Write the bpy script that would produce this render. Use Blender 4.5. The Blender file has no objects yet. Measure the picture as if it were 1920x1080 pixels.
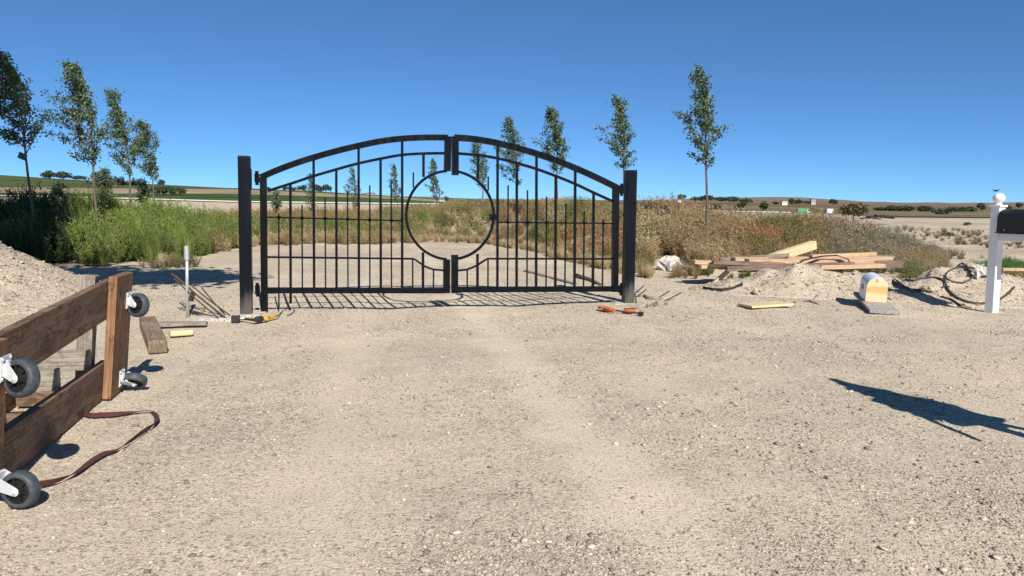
import bpy, math, random
import numpy as np
from mathutils import Vector, Matrix
rnd = random.Random(7); rng = np.random.default_rng(7)
S = bpy.context.scene; COL = S.collection
# ---------------------------------------------------------------- camera
F = 1400.0; CZ = 1.45; TH = math.atan(156/F); RO = 0.010
fw = Vector((0, math.cos(TH), -math.sin(TH))); r0 = Vector((1,0,0)); u0 = r0.cross(fw)
R_ = r0*math.cos(RO)+u0*math.sin(RO); U_ = -r0*math.sin(RO)+u0*math.cos(RO)
cam = bpy.data.cameras.new('camera'); co = bpy.data.objects.new('camera', cam); COL.objects.link(co)
cam.lens = F/1920*36; cam.sensor_width = 36; cam.clip_start = 0.05; cam.clip_end = 12000
M = Matrix.Identity(4)
for i in range(3): M[i][0]=R_[i]; M[i][1]=U_[i]; M[i][2]=-fw[i]
M[2][3] = CZ; co.matrix_world = M; S.camera = co
# ---------------------------------------------------------------- world, sun, exposure
SH = Vector((-.347,.938)); EL = math.radians(38)          # where shadows point, sun height
w = bpy.data.worlds.new('World'); S.world = w; w.use_nodes = True
nt = w.node_tree; bg = nt.nodes['Background']
sky = nt.nodes.new('ShaderNodeTexSky'); sky.sky_type='NISHITA'; sky.sun_disc=False
sky.sun_elevation = EL; sky.sun_rotation = math.atan2(-SH.x,-SH.y); sky.altitude=3000
sky.air_density=0.6; sky.dust_density=0.0; sky.ozone_density=10.0
gm=nt.nodes.new('ShaderNodeGamma'); gm.inputs[1].default_value=.79; nt.links.new(sky.outputs[0],gm.inputs[0])
tn=nt.nodes.new('ShaderNodeMix'); tn.data_type='RGBA'; tn.blend_type='MULTIPLY'; tn.inputs[0].default_value=1; tn.inputs[7].default_value=(1.02,1.38,1.46,1)
nt.links.new(gm.outputs[0],tn.inputs[6]); nt.links.new(tn.outputs[2], bg.inputs[0]); bg.inputs[1].default_value = 0.08
sun = bpy.data.lights.new('sun','SUN'); so = bpy.data.objects.new('sun', sun); COL.objects.link(so)
sun.energy = 4.3; sun.angle = math.radians(.5); sun.color=(1,.95,.87)
so.rotation_euler = Vector((SH.x*math.cos(EL),SH.y*math.cos(EL),-math.sin(EL))).to_track_quat('-Z','Y').to_euler()
so.location = (10,-30,30)
S.view_settings.view_transform='Standard'; S.view_settings.look='None'; S.view_settings.gamma=1
S.view_settings.exposure = 0.62
# ---------------------------------------------------------------- where things stand
def ray(px,py): return fw + R_*((px-960)/F) - U_*((py-540)/F)
C0 = Vector((0,0,CZ))
def gp(px,py,z=0.0):
    r = ray(px,py); return C0 + r*((z-CZ)/r.z)
def at(px,py,Y):
    r = ray(px,py); return C0 + r*(Y/r.y)
def hor(px): return 384+.01*(px-960)
# value noise for terrain
_t = rng.random((64,64))
def vn(x,y):
    x=np.asarray(x,float); y=np.asarray(y,float)
    xi=np.floor(x).astype(int); yi=np.floor(y).astype(int); fx=x-xi; fy=y-yi
    fx=fx*fx*(3-2*fx); fy=fy*fy*(3-2*fy)
    a=_t[xi%64,yi%64]; b=_t[(xi+1)%64,yi%64]; c=_t[xi%64,(yi+1)%64]; d=_t[(xi+1)%64,(yi+1)%64]
    return (a*(1-fx)+b*fx)*(1-fy)+(c*(1-fx)+d*fx)*fy-.5
def fbm(x,y,o=4):
    s=0; a=1; f=1
    for k in range(o): s=s+a*vn(x*f+17.3*k,y*f+5.1*k); a*=.5; f*=2.03
    return s
def sst(a,b,x):
    t=np.clip((x-a)/(b-a),0,1); return t*t*(3-2*t)
# toe distance of the weeds for each column
TOEX=[-200,0,150,300,380,440,500,600,760,800,900,1000,1060,1120,1190,1260,1330,1450,1600,1700,1760,2100]
TOED=[16,16,16.5,17,20,23,25,26,28,30,29,24,20.5,18,16.8,16.2,16,16.3,16.5,15.5,14.5,14]
def toe(px): return np.interp(px,TOEX,TOED)
BH=np.array([[-200,.1],[0,.1],[440,.1],[700,.25],[780,.55],[860,1.0],[960,1.12],[1100,1.0],[1190,.6],[1300,.5],[1500,.4],[1620,.25],[1740,.05],[2100,0]])
def G(x,y):
    x=np.asarray(x,float); y=np.asarray(y,float)
    z=.05*fbm(x*.35,y*.35,3)+.015*fbm(x*2.1,y*2.1,3)+.006*fbm(x*5,y*5,2)
    z=z*sst(1,4,y)+0*x
    # shallow wheel ruts running up to the gate
    for k,off in ((-1,-1.15),(1,.75)):
        xc=off-.075*(y-3)*1.0+.06*np.sin(y*.5)
        z=z-.022*np.exp(-((x-xc)/.28)**2)*sst(0,3,y)*(1-sst(12,16,y))
    yy=np.maximum(y,.5); px=960+F*x/yy; t=toe(px); h=np.interp(px,BH[:,0],BH[:,1])
    b=h*sst(0,6,y-t+.5)*(1-sst(16,40,y-t))
    b=b*(1+.25*fbm(x*.3,y*.3,3))
    z=z+np.where(y>8,b,0)
    return z
MND=[(5.0,13.0,.47,1.08,.66,0),(6.15,12.9,.32,1.2,.65,1),(7.7,12.5,.52,1.2,.8,2),(6.9,12.6,.2,1.0,.7,2),(8.9,12.4,.3,.9,.7,2)]
PILE=(-8.05,10.9,.92,1.2,1.3)
def heap(x,y,cx,cy,h,sx,sy):
    r=np.sqrt(((x-cx)/sx)**2+((y-cy)/sy)**2)
    return h*np.clip(1.12-r*.62,0,1.0)**1.25*(1+.0*r)
def H(x,y):
    z=G(x,y); m=0
    for cx,cy,h,sx,sy,_ in MND:
        m=np.maximum(m,heap(x,y,cx,cy,h,sx,sy)*(1+.55*fbm(np.asarray(x)*2.2,np.asarray(y)*2.2,4)))
    m=np.maximum(m,heap(x,y,*PILE)*(1+.12*fbm(np.asarray(x)*2.5,np.asarray(y)*2.5,3)))
    return z+m
def hit(px,py,up=0.0,d0=2.0):
    r=ray(px,py); t=d0/r.y
    while t*r.y<80:
        p=C0+r*t
        if p.z<=float(H(p.x,p.y))+up: break
        t+=.03/r.y
    return C0+r*t
# ---------------------------------------------------------------- materials
def mat(name, col, rough=.8, metal=0, build=None):
    m=bpy.data.materials.new(name); m.use_nodes=True; n=m.node_tree; b=n.nodes['Principled BSDF']
    b.inputs['Base Color'].default_value=(*col,1); b.inputs['Roughness'].default_value=rough; b.inputs['Metallic'].default_value=metal
    if build: build(n,b)
    return m
def N(n,t,**k):
    x=n.nodes.new('ShaderNode'+t)
    for a,v in k.items():
        if a.startswith('i_'):
            key=a[2:].replace('_',' ')
            x.inputs[int(key) if key.isdigit() else key].default_value=v
        else: setattr(x,a,v)
    return x
def L(n,a,b): n.links.new(a,b)
def coord(n,scale=(1,1,1),out='Object'):
    t=N(n,'TexCoord'); m=N(n,'Mapping'); m.inputs['Scale'].default_value=scale; L(n,t.outputs[out],m.inputs[0]); return m.outputs[0]
def ramp(n,fac,stops):
    r=N(n,'ValToRGB'); e=r.color_ramp.elements
    while len(e)<len(stops): e.new(.5)
    for i,(p,c) in enumerate(stops): e[i].position=p; e[i].color=(*c,1) if len(c)==3 else c
    L(n,fac,r.inputs[0]); return r.outputs[0]
def mix(n,a,b,fac,mode='MIX'):
    m=N(n,'Mix',data_type='RGBA',blend_type=mode)
    for s,v in ((6,a),(7,b),(0,fac)):
        if hasattr(v,'is_output'): L(n,v,m.inputs[s])
        elif s==0: m.inputs[0].default_value=v
        else: m.inputs[s].default_value=(*v,1)
    return m.outputs[2]
def bump(n,b,h,strength,dist,prev=None):
    x=N(n,'Bump'); x.inputs['Strength'].default_value=strength; x.inputs['Distance'].default_value=dist
    L(n,h,x.inputs['Height'])
    if prev: L(n,prev,x.inputs['Normal'])
    L(n,x.outputs[0],b.inputs['Normal']); return x.outputs[0]
def dirt(sand=(.64,.545,.42), stonemix=.85, dark=1.0, lanes=False):
    def f(n,b):
        c=coord(n)
        nz=N(n,'TexNoise'); nz.inputs['Scale'].default_value=.55; nz.inputs['Detail'].default_value=6; L(n,c,nz.inputs['Vector'])
        nz2=N(n,'TexNoise'); nz2.inputs['Scale'].default_value=9; nz2.inputs['Detail'].default_value=8; nz2.inputs['Roughness'].default_value=.75; L(n,c,nz2.inputs['Vector'])
        v1=N(n,'TexVoronoi'); v1.inputs['Scale'].default_value=40; L(n,c,v1.inputs['Vector'])
        v2=N(n,'TexVoronoi'); v2.inputs['Scale'].default_value=105; L(n,c,v2.inputs['Vector'])
        st=lambda o: ramp(n,o,[(0,(.16,.13,.10)),(.15,(.34,.29,.23)),(.4,(.56,.47,.36)),(.7,(.62,.54,.42)),(.9,(.50,.45,.39)),(1,(.76,.71,.62))])
        s1=N(n,'SeparateColor'); L(n,v1.outputs['Color'],s1.inputs[0]); s2=N(n,'SeparateColor'); L(n,v2.outputs['Color'],s2.inputs[0])
        stone=mix(n,st(s1.outputs[0]),st(s2.outputs[0]),.5)
        base=mix(n,sand,tuple(k*.84 for k in sand),nz2.outputs[0])
        patch=ramp(n,nz.outputs[0],[(.35,(0.12,)*3),(.62,(1,)*3)])
        pm=N(n,'Math',operation='MULTIPLY'); L(n,patch,pm.inputs[0]); pm.inputs[1].default_value=stonemix
        cc=mix(n,base,stone,pm.outputs[0])
        def speck(vor,chan,thr,rad,k):
            sc_=N(n,'SeparateColor'); L(n,vor.outputs['Color'],sc_.inputs[0])
            a_=N(n,'Math',operation='GREATER_THAN'); a_.inputs[1].default_value=thr; L(n,sc_.outputs[chan],a_.inputs[0])
            b_=N(n,'Math',operation='LESS_THAN'); b_.inputs[1].default_value=rad; L(n,vor.outputs['Distance'],b_.inputs[0])
            m_=N(n,'Math',operation='MULTIPLY'); L(n,a_.outputs[0],m_.inputs[0]); L(n,b_.outputs[0],m_.inputs[1])
            m2=N(n,'Math',operation='MULTIPLY'); L(n,m_.outputs[0],m2.inputs[0]); L(n,patch2,m2.inputs[1])
            m3=N(n,'Math',operation='MULTIPLY'); L(n,m2.outputs[0],m3.inputs[0]); m3.inputs[1].default_value=k; return m3.outputs[0]
        nz3=N(n,'TexNoise'); nz3.inputs['Scale'].default_value=1.3; nz3.inputs['Detail'].default_value=5; L(n,c,nz3.inputs['Vector']); patch2=ramp(n,nz3.outputs[0],[(.36,(.1,)*3),(.58,(1,)*3)])
        cc=mix(n,cc,(.17,.14,.11),speck(v1,1,.76,.44,.9)); cc=mix(n,cc,(.20,.165,.13),speck(v2,2,.70,.45,.85)); cc=mix(n,cc,(.72,.66,.56),speck(v1,0,.93,.4,.6))
        if lanes:
            ps=N(n,'SeparateXYZ'); L(n,c,ps.inputs[0]); wn=N(n,'TexNoise'); wn.inputs['Scale'].default_value=1.7; wn.inputs['Detail'].default_value=6; L(n,c,wn.inputs['Vector'])
            q1=N(n,'Math',operation='MULTIPLY_ADD'); L(n,ps.outputs[1],q1.inputs[0]); q1.inputs[1].default_value=.175; L(n,ps.outputs[0],q1.inputs[2])
            q2=N(n,'Math',operation='MULTIPLY_ADD'); L(n,wn.outputs[0],q2.inputs[0]); q2.inputs[1].default_value=.9; L(n,q1.outputs[0],q2.inputs[2])
            lm_=None
            for cen,wid,st_ in ((1.70,.34,.62),(.15,.34,.38),(-1.5,.4,.22)):
                d_=N(n,'Math',operation='SUBTRACT'); L(n,q2.outputs[0],d_.inputs[0]); d_.inputs[1].default_value=cen
                ab=N(n,'Math',operation='ABSOLUTE'); L(n,d_.outputs[0],ab.inputs[0]); mr_=N(n,'MapRange'); mr_.interpolation_type='SMOOTHSTEP'; mr_.inputs[1].default_value=wid; mr_.inputs[2].default_value=.04; mr_.inputs[3].default_value=0; mr_.inputs[4].default_value=st_; L(n,ab.outputs[0],mr_.inputs[0])
                if lm_ is None: lm_=mr_.outputs[0]
                else: mx=N(n,'Math',operation='MAXIMUM'); L(n,lm_,mx.inputs[0]); L(n,mr_.outputs[0],mx.inputs[1]); lm_=mx.outputs[0]
            cc=mix(n,cc,(.66,.57,.45),lm_)
        big=ramp(n,nz.outputs[0],[(.3,(1.08,1.06,1.02)),(.7,(.97*dark,.965*dark,.96*dark))])
        cc=mix(n,cc,big,1,'MULTIPLY')
        if lanes:
            # packed sandy wheel lanes and, farther off, weathered streaks of bare field
            sx=N(n,'SeparateXYZ'); L(n,c,sx.inputs[0])
            sn=N(n,'TexNoise'); sn.inputs['Scale'].default_value=1; sn.inputs['Detail'].default_value=7; sn.inputs['Roughness'].default_value=.65; L(n,coord(n,(.06,.22,1)),sn.inputs['Vector'])
            fy=N(n,'MapRange'); fy.inputs[1].default_value=13; fy.inputs[2].default_value=24; L(n,sx.outputs[1],fy.inputs[0])
            fm=N(n,'Math',operation='MULTIPLY'); L(n,fy.outputs[0],fm.inputs[0]); L(n,ramp(n,sn.outputs[0],[(.4,(0,)*3),(.6,(.75,)*3)]),fm.inputs[1])
            cc=mix(n,cc,(.36,.28,.21),fm.outputs[0])
            ln=N(n,'TexNoise'); ln.inputs['Scale'].default_value=1; ln.inputs['Detail'].default_value=6; ln.inputs['Roughness'].default_value=.6; ln.inputs['Distortion'].default_value=.4; L(n,coord(n,(1.5,.16,1)),ln.inputs['Vector'])
            lm=ramp(n,ln.outputs[0],[(.50,(0,)*3),(.64,(.45,)*3)]); cc=mix(n,cc,sand,lm)
        gr=N(n,'TexNoise'); gr.inputs['Scale'].default_value=70; gr.inputs['Detail'].default_value=5; gr.inputs['Roughness'].default_value=.7; L(n,c,gr.inputs['Vector'])
        cc=mix(n,cc,ramp(n,gr.outputs[0],[(.37,(.42,.38,.34)),(.45,(.95,.94,.92)),(.62,(1.10,1.09,1.07))]),1,'MULTIPLY')
        L(n,cc,b.inputs['Base Color']); b.inputs['Roughness'].default_value=.95; b.inputs['Specular IOR Level'].default_value=.15
        p=bump(n,b,nz2.outputs[0],.4,.012)
        i=N(n,'Math',operation='SUBTRACT'); i.inputs[0].default_value=1; L(n,v1.outputs['Distance'],i.inputs[1])
        p=bump(n,b,i.outputs[0],.3,.006,p)
        bump(n,b,gr.outputs[0],.8,.010,p)
    return f
M_ground=mat('gravelly_ground',(.4,.33,.25),.95,build=dirt(lanes=True))
M_heap=mat('loose_dirt_and_gravel',(.4,.33,.25),.95,build=dirt((.52,.44,.34),.6))
def attr_leaf(trans=.35,rough=.7):
    def f(n,b):
        a=N(n,'Attribute',attribute_name='Col'); L(n,a.outputs['Color'],b.inputs['Base Color']); b.inputs['Roughness'].default_value=rough
        b.inputs['Specular IOR Level'].default_value=.3
        t=N(n,'BsdfTranslucent'); L(n,a.outputs['Color'],t.inputs[0]); m=N(n,'MixShader'); m.inputs[0].default_value=trans
        o=n.nodes['Material Output']; L(n,b.outputs[0],m.inputs[1]); L(n,t.outputs[0],m.inputs[2]); L(n,m.outputs[0],o.inputs[0])
    return f
M_leaf=mat('leaves',(.08,.12,.04),.6,build=attr_leaf(.3,.5))
M_weed=mat('weeds',(.1,.12,.05),.8,build=attr_leaf(.3,.85))
M_stone=mat('pebbles',(.4,.35,.3),.85,build=lambda n,b:(lambda a:L(n,a.outputs['Color'],b.inputs['Base Color']))(N(n,'Attribute',attribute_name='Col')))
def fieldb(n,b):
    a=N(n,'Attribute',attribute_name='Col'); c=coord(n)
    z=N(n,'TexNoise'); z.inputs['Scale'].default_value=.05; z.inputs['Detail'].default_value=12; z.inputs['Roughness'].default_value=.7; L(n,c,z.inputs['Vector'])
    cc=mix(n,a.outputs['Color'],ramp(n,z.outputs[0],[(.32,(.5,.52,.5)),(.66,(1.55,1.45,1.35))]),1,'MULTIPLY'); L(n,cc,b.inputs['Base Color']); b.inputs['Specular IOR Level'].default_value=.05
M_field=mat('fields',(.1,.1,.05),.95,build=fieldb)
def black_paint(n,b):
    c=coord(n,(1,1,.25)); z=N(n,'TexNoise'); z.inputs['Scale'].default_value=14; z.inputs['Detail'].default_value=6; L(n,c,z.inputs['Vector'])
    L(n,ramp(n,z.outputs[0],[(.35,(.004,.0045,.006)),(.6,(.005,.006,.008)),(.85,(.009,.009,.011))]),b.inputs['Base Color'])
    L(n,ramp(n,z.outputs[0],[(.3,(.22,)*3),(.75,(.45,)*3)]),b.inputs['Roughness'])
M_black=mat('black_satin_paint',(.01,.01,.012),.4,build=black_paint); M_black.node_tree.nodes['Principled BSDF'].inputs['Specular IOR Level'].default_value=.14
def dustypost(n,b):
    t=N(n,'TexCoord'); s=N(n,'SeparateXYZ'); L(n,t.outputs['Object'],s.inputs[0])
    z=N(n,'TexNoise'); z.inputs['Scale'].default_value=9; z.inputs['Detail'].default_value=8; L(n,coord(n,(1,1,.18)),z.inputs['Vector'])
    mr=N(n,'MapRange'); mr.inputs[1].default_value=0; mr.inputs[2].default_value=.45; mr.inputs[3].default_value=.62; mr.inputs[4].default_value=.0; L(n,s.outputs[2],mr.inputs[0])
    ad=N(n,'Math',operation='ADD'); L(n,z.outputs[0],ad.inputs[0]); L(n,mr.outputs[0],ad.inputs[1])
    cc=ramp(n,ad.outputs[0],[(.45,(.004,.005,.008)),(.68,(.010,.011,.015)),(1,(.09,.085,.08))]); L(n,cc,b.inputs['Base Color'])
    b.inputs['Roughness'].default_value=.38
M_post=mat('dusty_black_steel',(.02,.02,.02),.4,build=dustypost); M_post.node_tree.nodes['Principled BSDF'].inputs['Specular IOR Level'].default_value=.14
def wood(c1,c2,c3,stain=.0,dk=(.03,.018,.01),rough=.75):
    def f(n,b):
        c=coord(n,(.9,26,26)); z=N(n,'TexNoise'); z.inputs['Scale'].default_value=3; z.inputs['Detail'].default_value=10; z.inputs['Roughness'].default_value=.62; z.inputs['Distortion'].default_value=.15; L(n,c,z.inputs['Vector'])
        cc=ramp(n,z.outputs[0],[(.32,c1),(.5,c2),(.68,c3)])
        c2_=coord(n,(1,2.2,2.2)); q=N(n,'TexNoise'); q.inputs['Scale'].default_value=4; q.inputs['Detail'].default_value=9; q.inputs['Roughness'].default_value=.65; q.inputs['Distortion'].default_value=.8; L(n,c2_,q.inputs['Vector'])
        if stain:
            cc=mix(n,cc,dk,ramp(n,q.outputs[0],[(.50,(0,)*3),(.545,(stain,)*3),(.575,(stain*.25,)*3),(.72,(stain*.55,)*3)]))
        kn=N(n,'TexVoronoi'); kn.inputs['Scale'].default_value=1; L(n,coord(n,(3,9,9)),kn.inputs['Vector'])
        cc=mix(n,cc,dk,ramp(n,kn.outputs['Distance'],[(.03,(.8,)*3),(.12,(0,)*3)]))
        L(n,cc,b.inputs['Base Color']); b.inputs['Roughness'].default_value=rough; b.inputs['Specular IOR Level'].default_value=.25
        bump(n,b,z.outputs[0],.5,.004)
    return f
M_wcart=mat('stained_brown_wood',(.2,.1,.05),build=wood((.11,.065,.038),(.20,.125,.078),(.29,.195,.125),.75))
M_wred=mat('reddish_brown_wood',(.3,.15,.07),build=wood((.12,.06,.03),(.25,.13,.068),(.36,.215,.12),.65))
M_wnew=mat('fresh_peach_lumber',(.6,.4,.25),build=wood((.38,.24,.14),(.53,.365,.23),(.62,.46,.31),.35,(.24,.15,.09)))
M_wpale=mat('pale_yellow_lumber',(.6,.5,.3),build=wood((.46,.37,.19),(.60,.50,.29),(.66,.57,.36),.1,(.3,.2,.1)))
M_wgrey=mat('weathered_grey_wood',(.3,.25,.2),build=wood((.16,.13,.10),(.29,.25,.20),(.38,.33,.27),.5,(.06,.045,.035)))
M_wdark=mat('dark_purple_brown_lumber',(.1,.06,.05),build=wood((.12,.08,.06),(.21,.145,.11),(.29,.21,.165),.4))
M_wsplit=mat('weathered_block_wood',(.3,.2,.12),build=wood((.12,.09,.06),(.27,.20,.13),(.38,.24,.15),.75,(.06,.045,.035)))
M_bark=mat('bark',(.2,.15,.11),.9,build=wood((.07,.05,.04),(.13,.095,.075),(.20,.15,.12),0))
M_zinc=mat('zinc_plated_steel',(.66,.68,.70),.35,.25)
M_galv=mat('dull_galvanised_steel',(.50,.51,.52),.5,.5)
def rub(n,b):
    z=N(n,'TexNoise'); z.inputs['Scale'].default_value=40; z.inputs['Detail'].default_value=5; L(n,coord(n),z.inputs['Vector'])
    L(n,ramp(n,z.outputs[0],[(.35,(.035,.045,.055)),(.75,(.075,.085,.095))]),b.inputs['Base Color'])
M_rubber=mat('grey_rubber',(.05,.06,.07),.6,build=rub)
M_hub=mat('black_plastic',(.015,.015,.016),.45)
M_white=mat('white_vinyl',(.80,.80,.81),.35)
M_mbgrey=mat('white_painted_metal',(.68,.70,.76),.35,build=None)
def facepaint(n,b):
    z=N(n,'TexWave'); z.inputs['Scale'].default_value=.55; z.inputs['Distortion'].default_value=9; z.inputs['Detail'].default_value=2; z.bands_direction='Z'; L(n,coord(n,(.6,1,3)),z.inputs['Vector'])
    L(n,ramp(n,z.outputs[0],[(.3,(.78,.40,.17)),(.7,(.80,.56,.33))]),b.inputs['Base Color'])
M_face=mat('orange_streaked_face',(.8,.55,.3),.5,build=facepaint)
def blackbox(n,b):
    z=N(n,'TexNoise'); z.inputs['Scale'].default_value=60; L(n,coord(n),z.inputs['Vector']); bump(n,b,z.outputs[0],.3,.003)
M_bbox=mat('matt_black_metal',(.012,.012,.013),.5,build=blackbox)
M_comp=mat('grey_composite_board',(.34,.34,.33),.8,build=dirt((.36,.36,.36),.25))
M_hose=mat('dusty_black_pipe',(.06,.052,.045),.6)
M_strap=mat('dark_red_webbing',(.075,.018,.018),.9)
M_rust=mat('rusty_rebar',(.065,.045,.035),.8)
M_yellow=mat('yellow_plastic',(.58,.33,.03),.5); M_orange=mat('orange_paint',(.52,.12,.04),.6)
M_conc=mat('pale_concrete',(.58,.56,.53),.9,build=dirt((.60,.57,.53),.2))
M_rock=mat('white_rock',(.75,.73,.70),.85,build=dirt((.60,.59,.57),.15))
M_bank=mat('pale_canal_bank',(.6,.54,.44),.95,build=dirt((.44,.38,.30),.1))
M_lip=mat('white_concrete_lip',(.62,.61,.57),.8)
M_wall=mat('cream_wall',(.66,.64,.58),.8); M_wallg=mat('grey_wall',(.42,.40,.38),.8)
M_roof=mat('grey_brown_roof',(.16,.14,.13),.8); M_win=mat('dark_window',(.02,.025,.03),.15)
M_green=mat('green_truck_paint',(.06,.33,.12),.4); M_dark=mat('black_rubber_or_plastic',(.02,.02,.02),.7)
M_canvas=mat('dark_green_canvas',(.03,.07,.05),.8)
M_tag=mat('pale_green_tag',(.25,.4,.33),.6)
# ---------------------------------------------------------------- mesh helpers
class MB:
    def __init__(s): s.v=[]; s.f=[]
    def add(s,vs,fs):
        k=len(s.v); s.v+= [tuple(v) for v in vs]; s.f+=[tuple(i+k for i in f) for f in fs]; return s
    def box(s,c,h,X=(1,0,0),Y=(0,1,0),Z=(0,0,1)):
        c=Vector(c); X=Vector(X)*h[0]; Y=Vector(Y)*h[1]; Z=Vector(Z)*h[2]
        return s.add([c+X*a+Y*b+Z*d for a in(-1,1) for b in(-1,1) for d in(-1,1)],
          [(0,1,3,2),(4,6,7,5),(0,4,5,1),(2,3,7,6),(0,2,6,4),(1,5,7,3)])
    def bar(s,a,b,w,h,up=(0,0,1)):
        a=Vector(a); b=Vector(b); X=(b-a); l=X.length; X.normalize(); Y=Vector(up).cross(X)
        if Y.length<1e-4: Y=Vector((1,0,0))
        Y.normalize(); Z=X.cross(Y); return s.box((a+b)/2,(l/2,w/2,h/2),X,Y,Z)
    def sweep(s,pts,w,h,nrm,closed=False):
        # rectangular section w (in the plane, across the path) by h (along nrm)
        pts=[Vector(p) for p in pts]; nrm=Vector(nrm).normalized(); n=len(pts); vs=[]; fs=[]
        for i,p in enumerate(pts):
            t=(pts[min(i+1,n-1)]-pts[max(i-1,0)]).normalized(); o=nrm.cross(t).normalized()
            for a,b in((-1,-1),(1,-1),(1,1),(-1,1)): vs.append(p+o*(a*w/2)+nrm*(b*h/2))
        for i in range(n-1):
            for k in range(4): a=4*i+k; b=4*i+(k+1)%4; fs.append((a,b,b+4,a+4))
        fs+=[(3,2,1,0),tuple(4*(n-1)+k for k in range(4))]
        return s.add(vs,fs)
    def tube(s,pts,r,n=8,cap=True):
        pts=[Vector(p) for p in pts]; m=len(pts); rs=r if hasattr(r,'__len__') else [r]*m; vs=[]; fs=[]; ref=None
        for i,p in enumerate(pts):
            t=(pts[min(i+1,m-1)]-pts[max(i-1,0)]).normalized()
            if ref is None: ref=t.orthogonal().normalized()
            ref=(ref-t*ref.dot(t)).normalized(); b=t.cross(ref)
            for k in range(n):
                a=2*math.pi*k/n; vs.append(p+(ref*math.cos(a)+b*math.sin(a))*rs[i])
        for i in range(m-1):
            for k in range(n): a=i*n+k; b=i*n+(k+1)%n; fs.append((a,b,b+n,a+n))
        if cap: fs+=[tuple(range(n))[::-1],tuple((m-1)*n+k for k in range(n))]
        return s.add(vs,fs)
    def lathe(s,c,axis,prof,n=32,cap=True):
        c=Vector(c); A=Vector(axis).normalized(); X=A.orthogonal().normalized(); Y=A.cross(X); vs=[]; fs=[]; m=len(prof)
        for r,h in prof:
            for k in range(n):
                a=2*math.pi*k/n; vs.append(c+A*h+(X*math.cos(a)+Y*math.sin(a))*r)
        for i in range(m-1):
            for k in range(n): a=i*n+k; b=i*n+(k+1)%n; fs.append((a,b,b+n,a+n))
        if cap: fs+=[tuple(range(n))[::-1],tuple((m-1)*n+k for k in range(n))]
        return s.add(vs,fs)
    def prism(s,outline,d):
        n=len(outline); d=Vector(d); o=[Vector(p) for p in outline]
        return s.add(o+[p+d for p in o],[tuple(range(n))[::-1],tuple(range(n,2*n))]+[(i,(i+1)%n,(i+1)%n+n,i+n) for i in range(n)])
def link(name,me,m,parent=None,loc=(0,0,0)):
    o=bpy.data.objects.new(name,me); COL.objects.link(o)
    if m: me.materials.append(m)
    o.location=loc
    if parent: o.parent=parent
    return o
def wloc(o):
    v=Vector((0,0,0))
    while o: v=v+o.location; o=o.parent
    return v
def obj(name,mb,m,parent=None,loc=None,smooth=False,bev=0):
    """one mesh; geometry is given in world coordinates"""
    if parent is not None: org=wloc(parent); ol=Vector((0,0,0))
    else: ol=Vector(loc) if loc is not None else Vector((0,0,0)); org=ol
    me=bpy.data.meshes.new(name); me.from_pydata([tuple(Vector(v)-org) for v in mb.v],[],mb.f); me.update()
    o=link(name,me,m,parent,ol)
    if smooth: me.polygons.foreach_set('use_smooth',[True]*len(me.polygons))
    if bev:
        b=o.modifiers.new('bevel','BEVEL'); b.width=bev; b.segments=2; b.limit_method='ANGLE'
    return o
def tag(o,label=None,cat=None,group=None,kind=None):
    if label: o['label']=label
    if cat: o['category']=cat
    if group: o['group']=group
    if kind: o['kind']=kind
    return o
def thing(name,label,cat,loc,group=None):
    o=bpy.data.objects.new(name,None); COL.objects.link(o); o.location=loc; o.empty_display_size=.1
    return tag(o,label,cat,group)
def npmesh(name,V,Fc,m,cols=None,parent=None,smooth=False,loc=(0,0,0)):
    V=np.asarray(V,np.float32)-np.asarray(loc,np.float32); Fc=np.asarray(Fc,np.int32); k=Fc.shape[1]
    org=np.array(wloc(parent),np.float32) if parent else 0
    V=V-org
    me=bpy.data.meshes.new(name); me.vertices.add(len(V)); me.vertices.foreach_set('co',V.ravel())
    me.loops.add(Fc.size); me.loops.foreach_set('vertex_index',Fc.ravel())
    me.polygons.add(len(Fc)); me.polygons.foreach_set('loop_start',np.arange(0,Fc.size,k,dtype=np.int32)); me.polygons.foreach_set('loop_total',np.full(len(Fc),k,np.int32))
    me.update(calc_edges=True)
    if cols is not None:
        a=me.color_attributes.new('Col','FLOAT_COLOR','POINT'); c=np.ones((len(V),4),np.float32); c[:,:3]=cols; a.data.foreach_set('color',c.ravel())
    if smooth: me.polygons.foreach_set('use_smooth',np.ones(len(Fc),bool))
    return link(name,me,m,parent,loc)
def plank(name,a,b,w,h,m,parent=None,up=(0,0,1),bev=.003,twist=0):
    """a board whose grain runs along its length: a and b are the centres of its ends, w across, h thick"""
    a=Vector(a); b=Vector(b); X=b-a; l=X.length; X.normalize(); Y=Vector(up).cross(X).normalized(); Z=X.cross(Y)
    if twist: q=Matrix.Rotation(twist,3,X); Y=q@Y; Z=q@Z
    me=bpy.data.meshes.new(name); t=MB().box((0,0,0),(l/2,w/2,h/2)); me.from_pydata(t.v,[],t.f); me.update()
    o=link(name,me,m,parent); c=(a+b)/2-(wloc(parent) if parent else Vector((0,0,0)))
    R=Matrix((X,Y,Z)).transposed().to_4x4(); R.translation=c
    if parent: o.matrix_parent_inverse=Matrix.Identity(4)
    o.matrix_basis=R
    if bev: q=o.modifiers.new('bevel','BEVEL'); q.width=bev; q.segments=2
    return o
def place_kid(name,me_mb,m,parent,R,loc): pass
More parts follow.
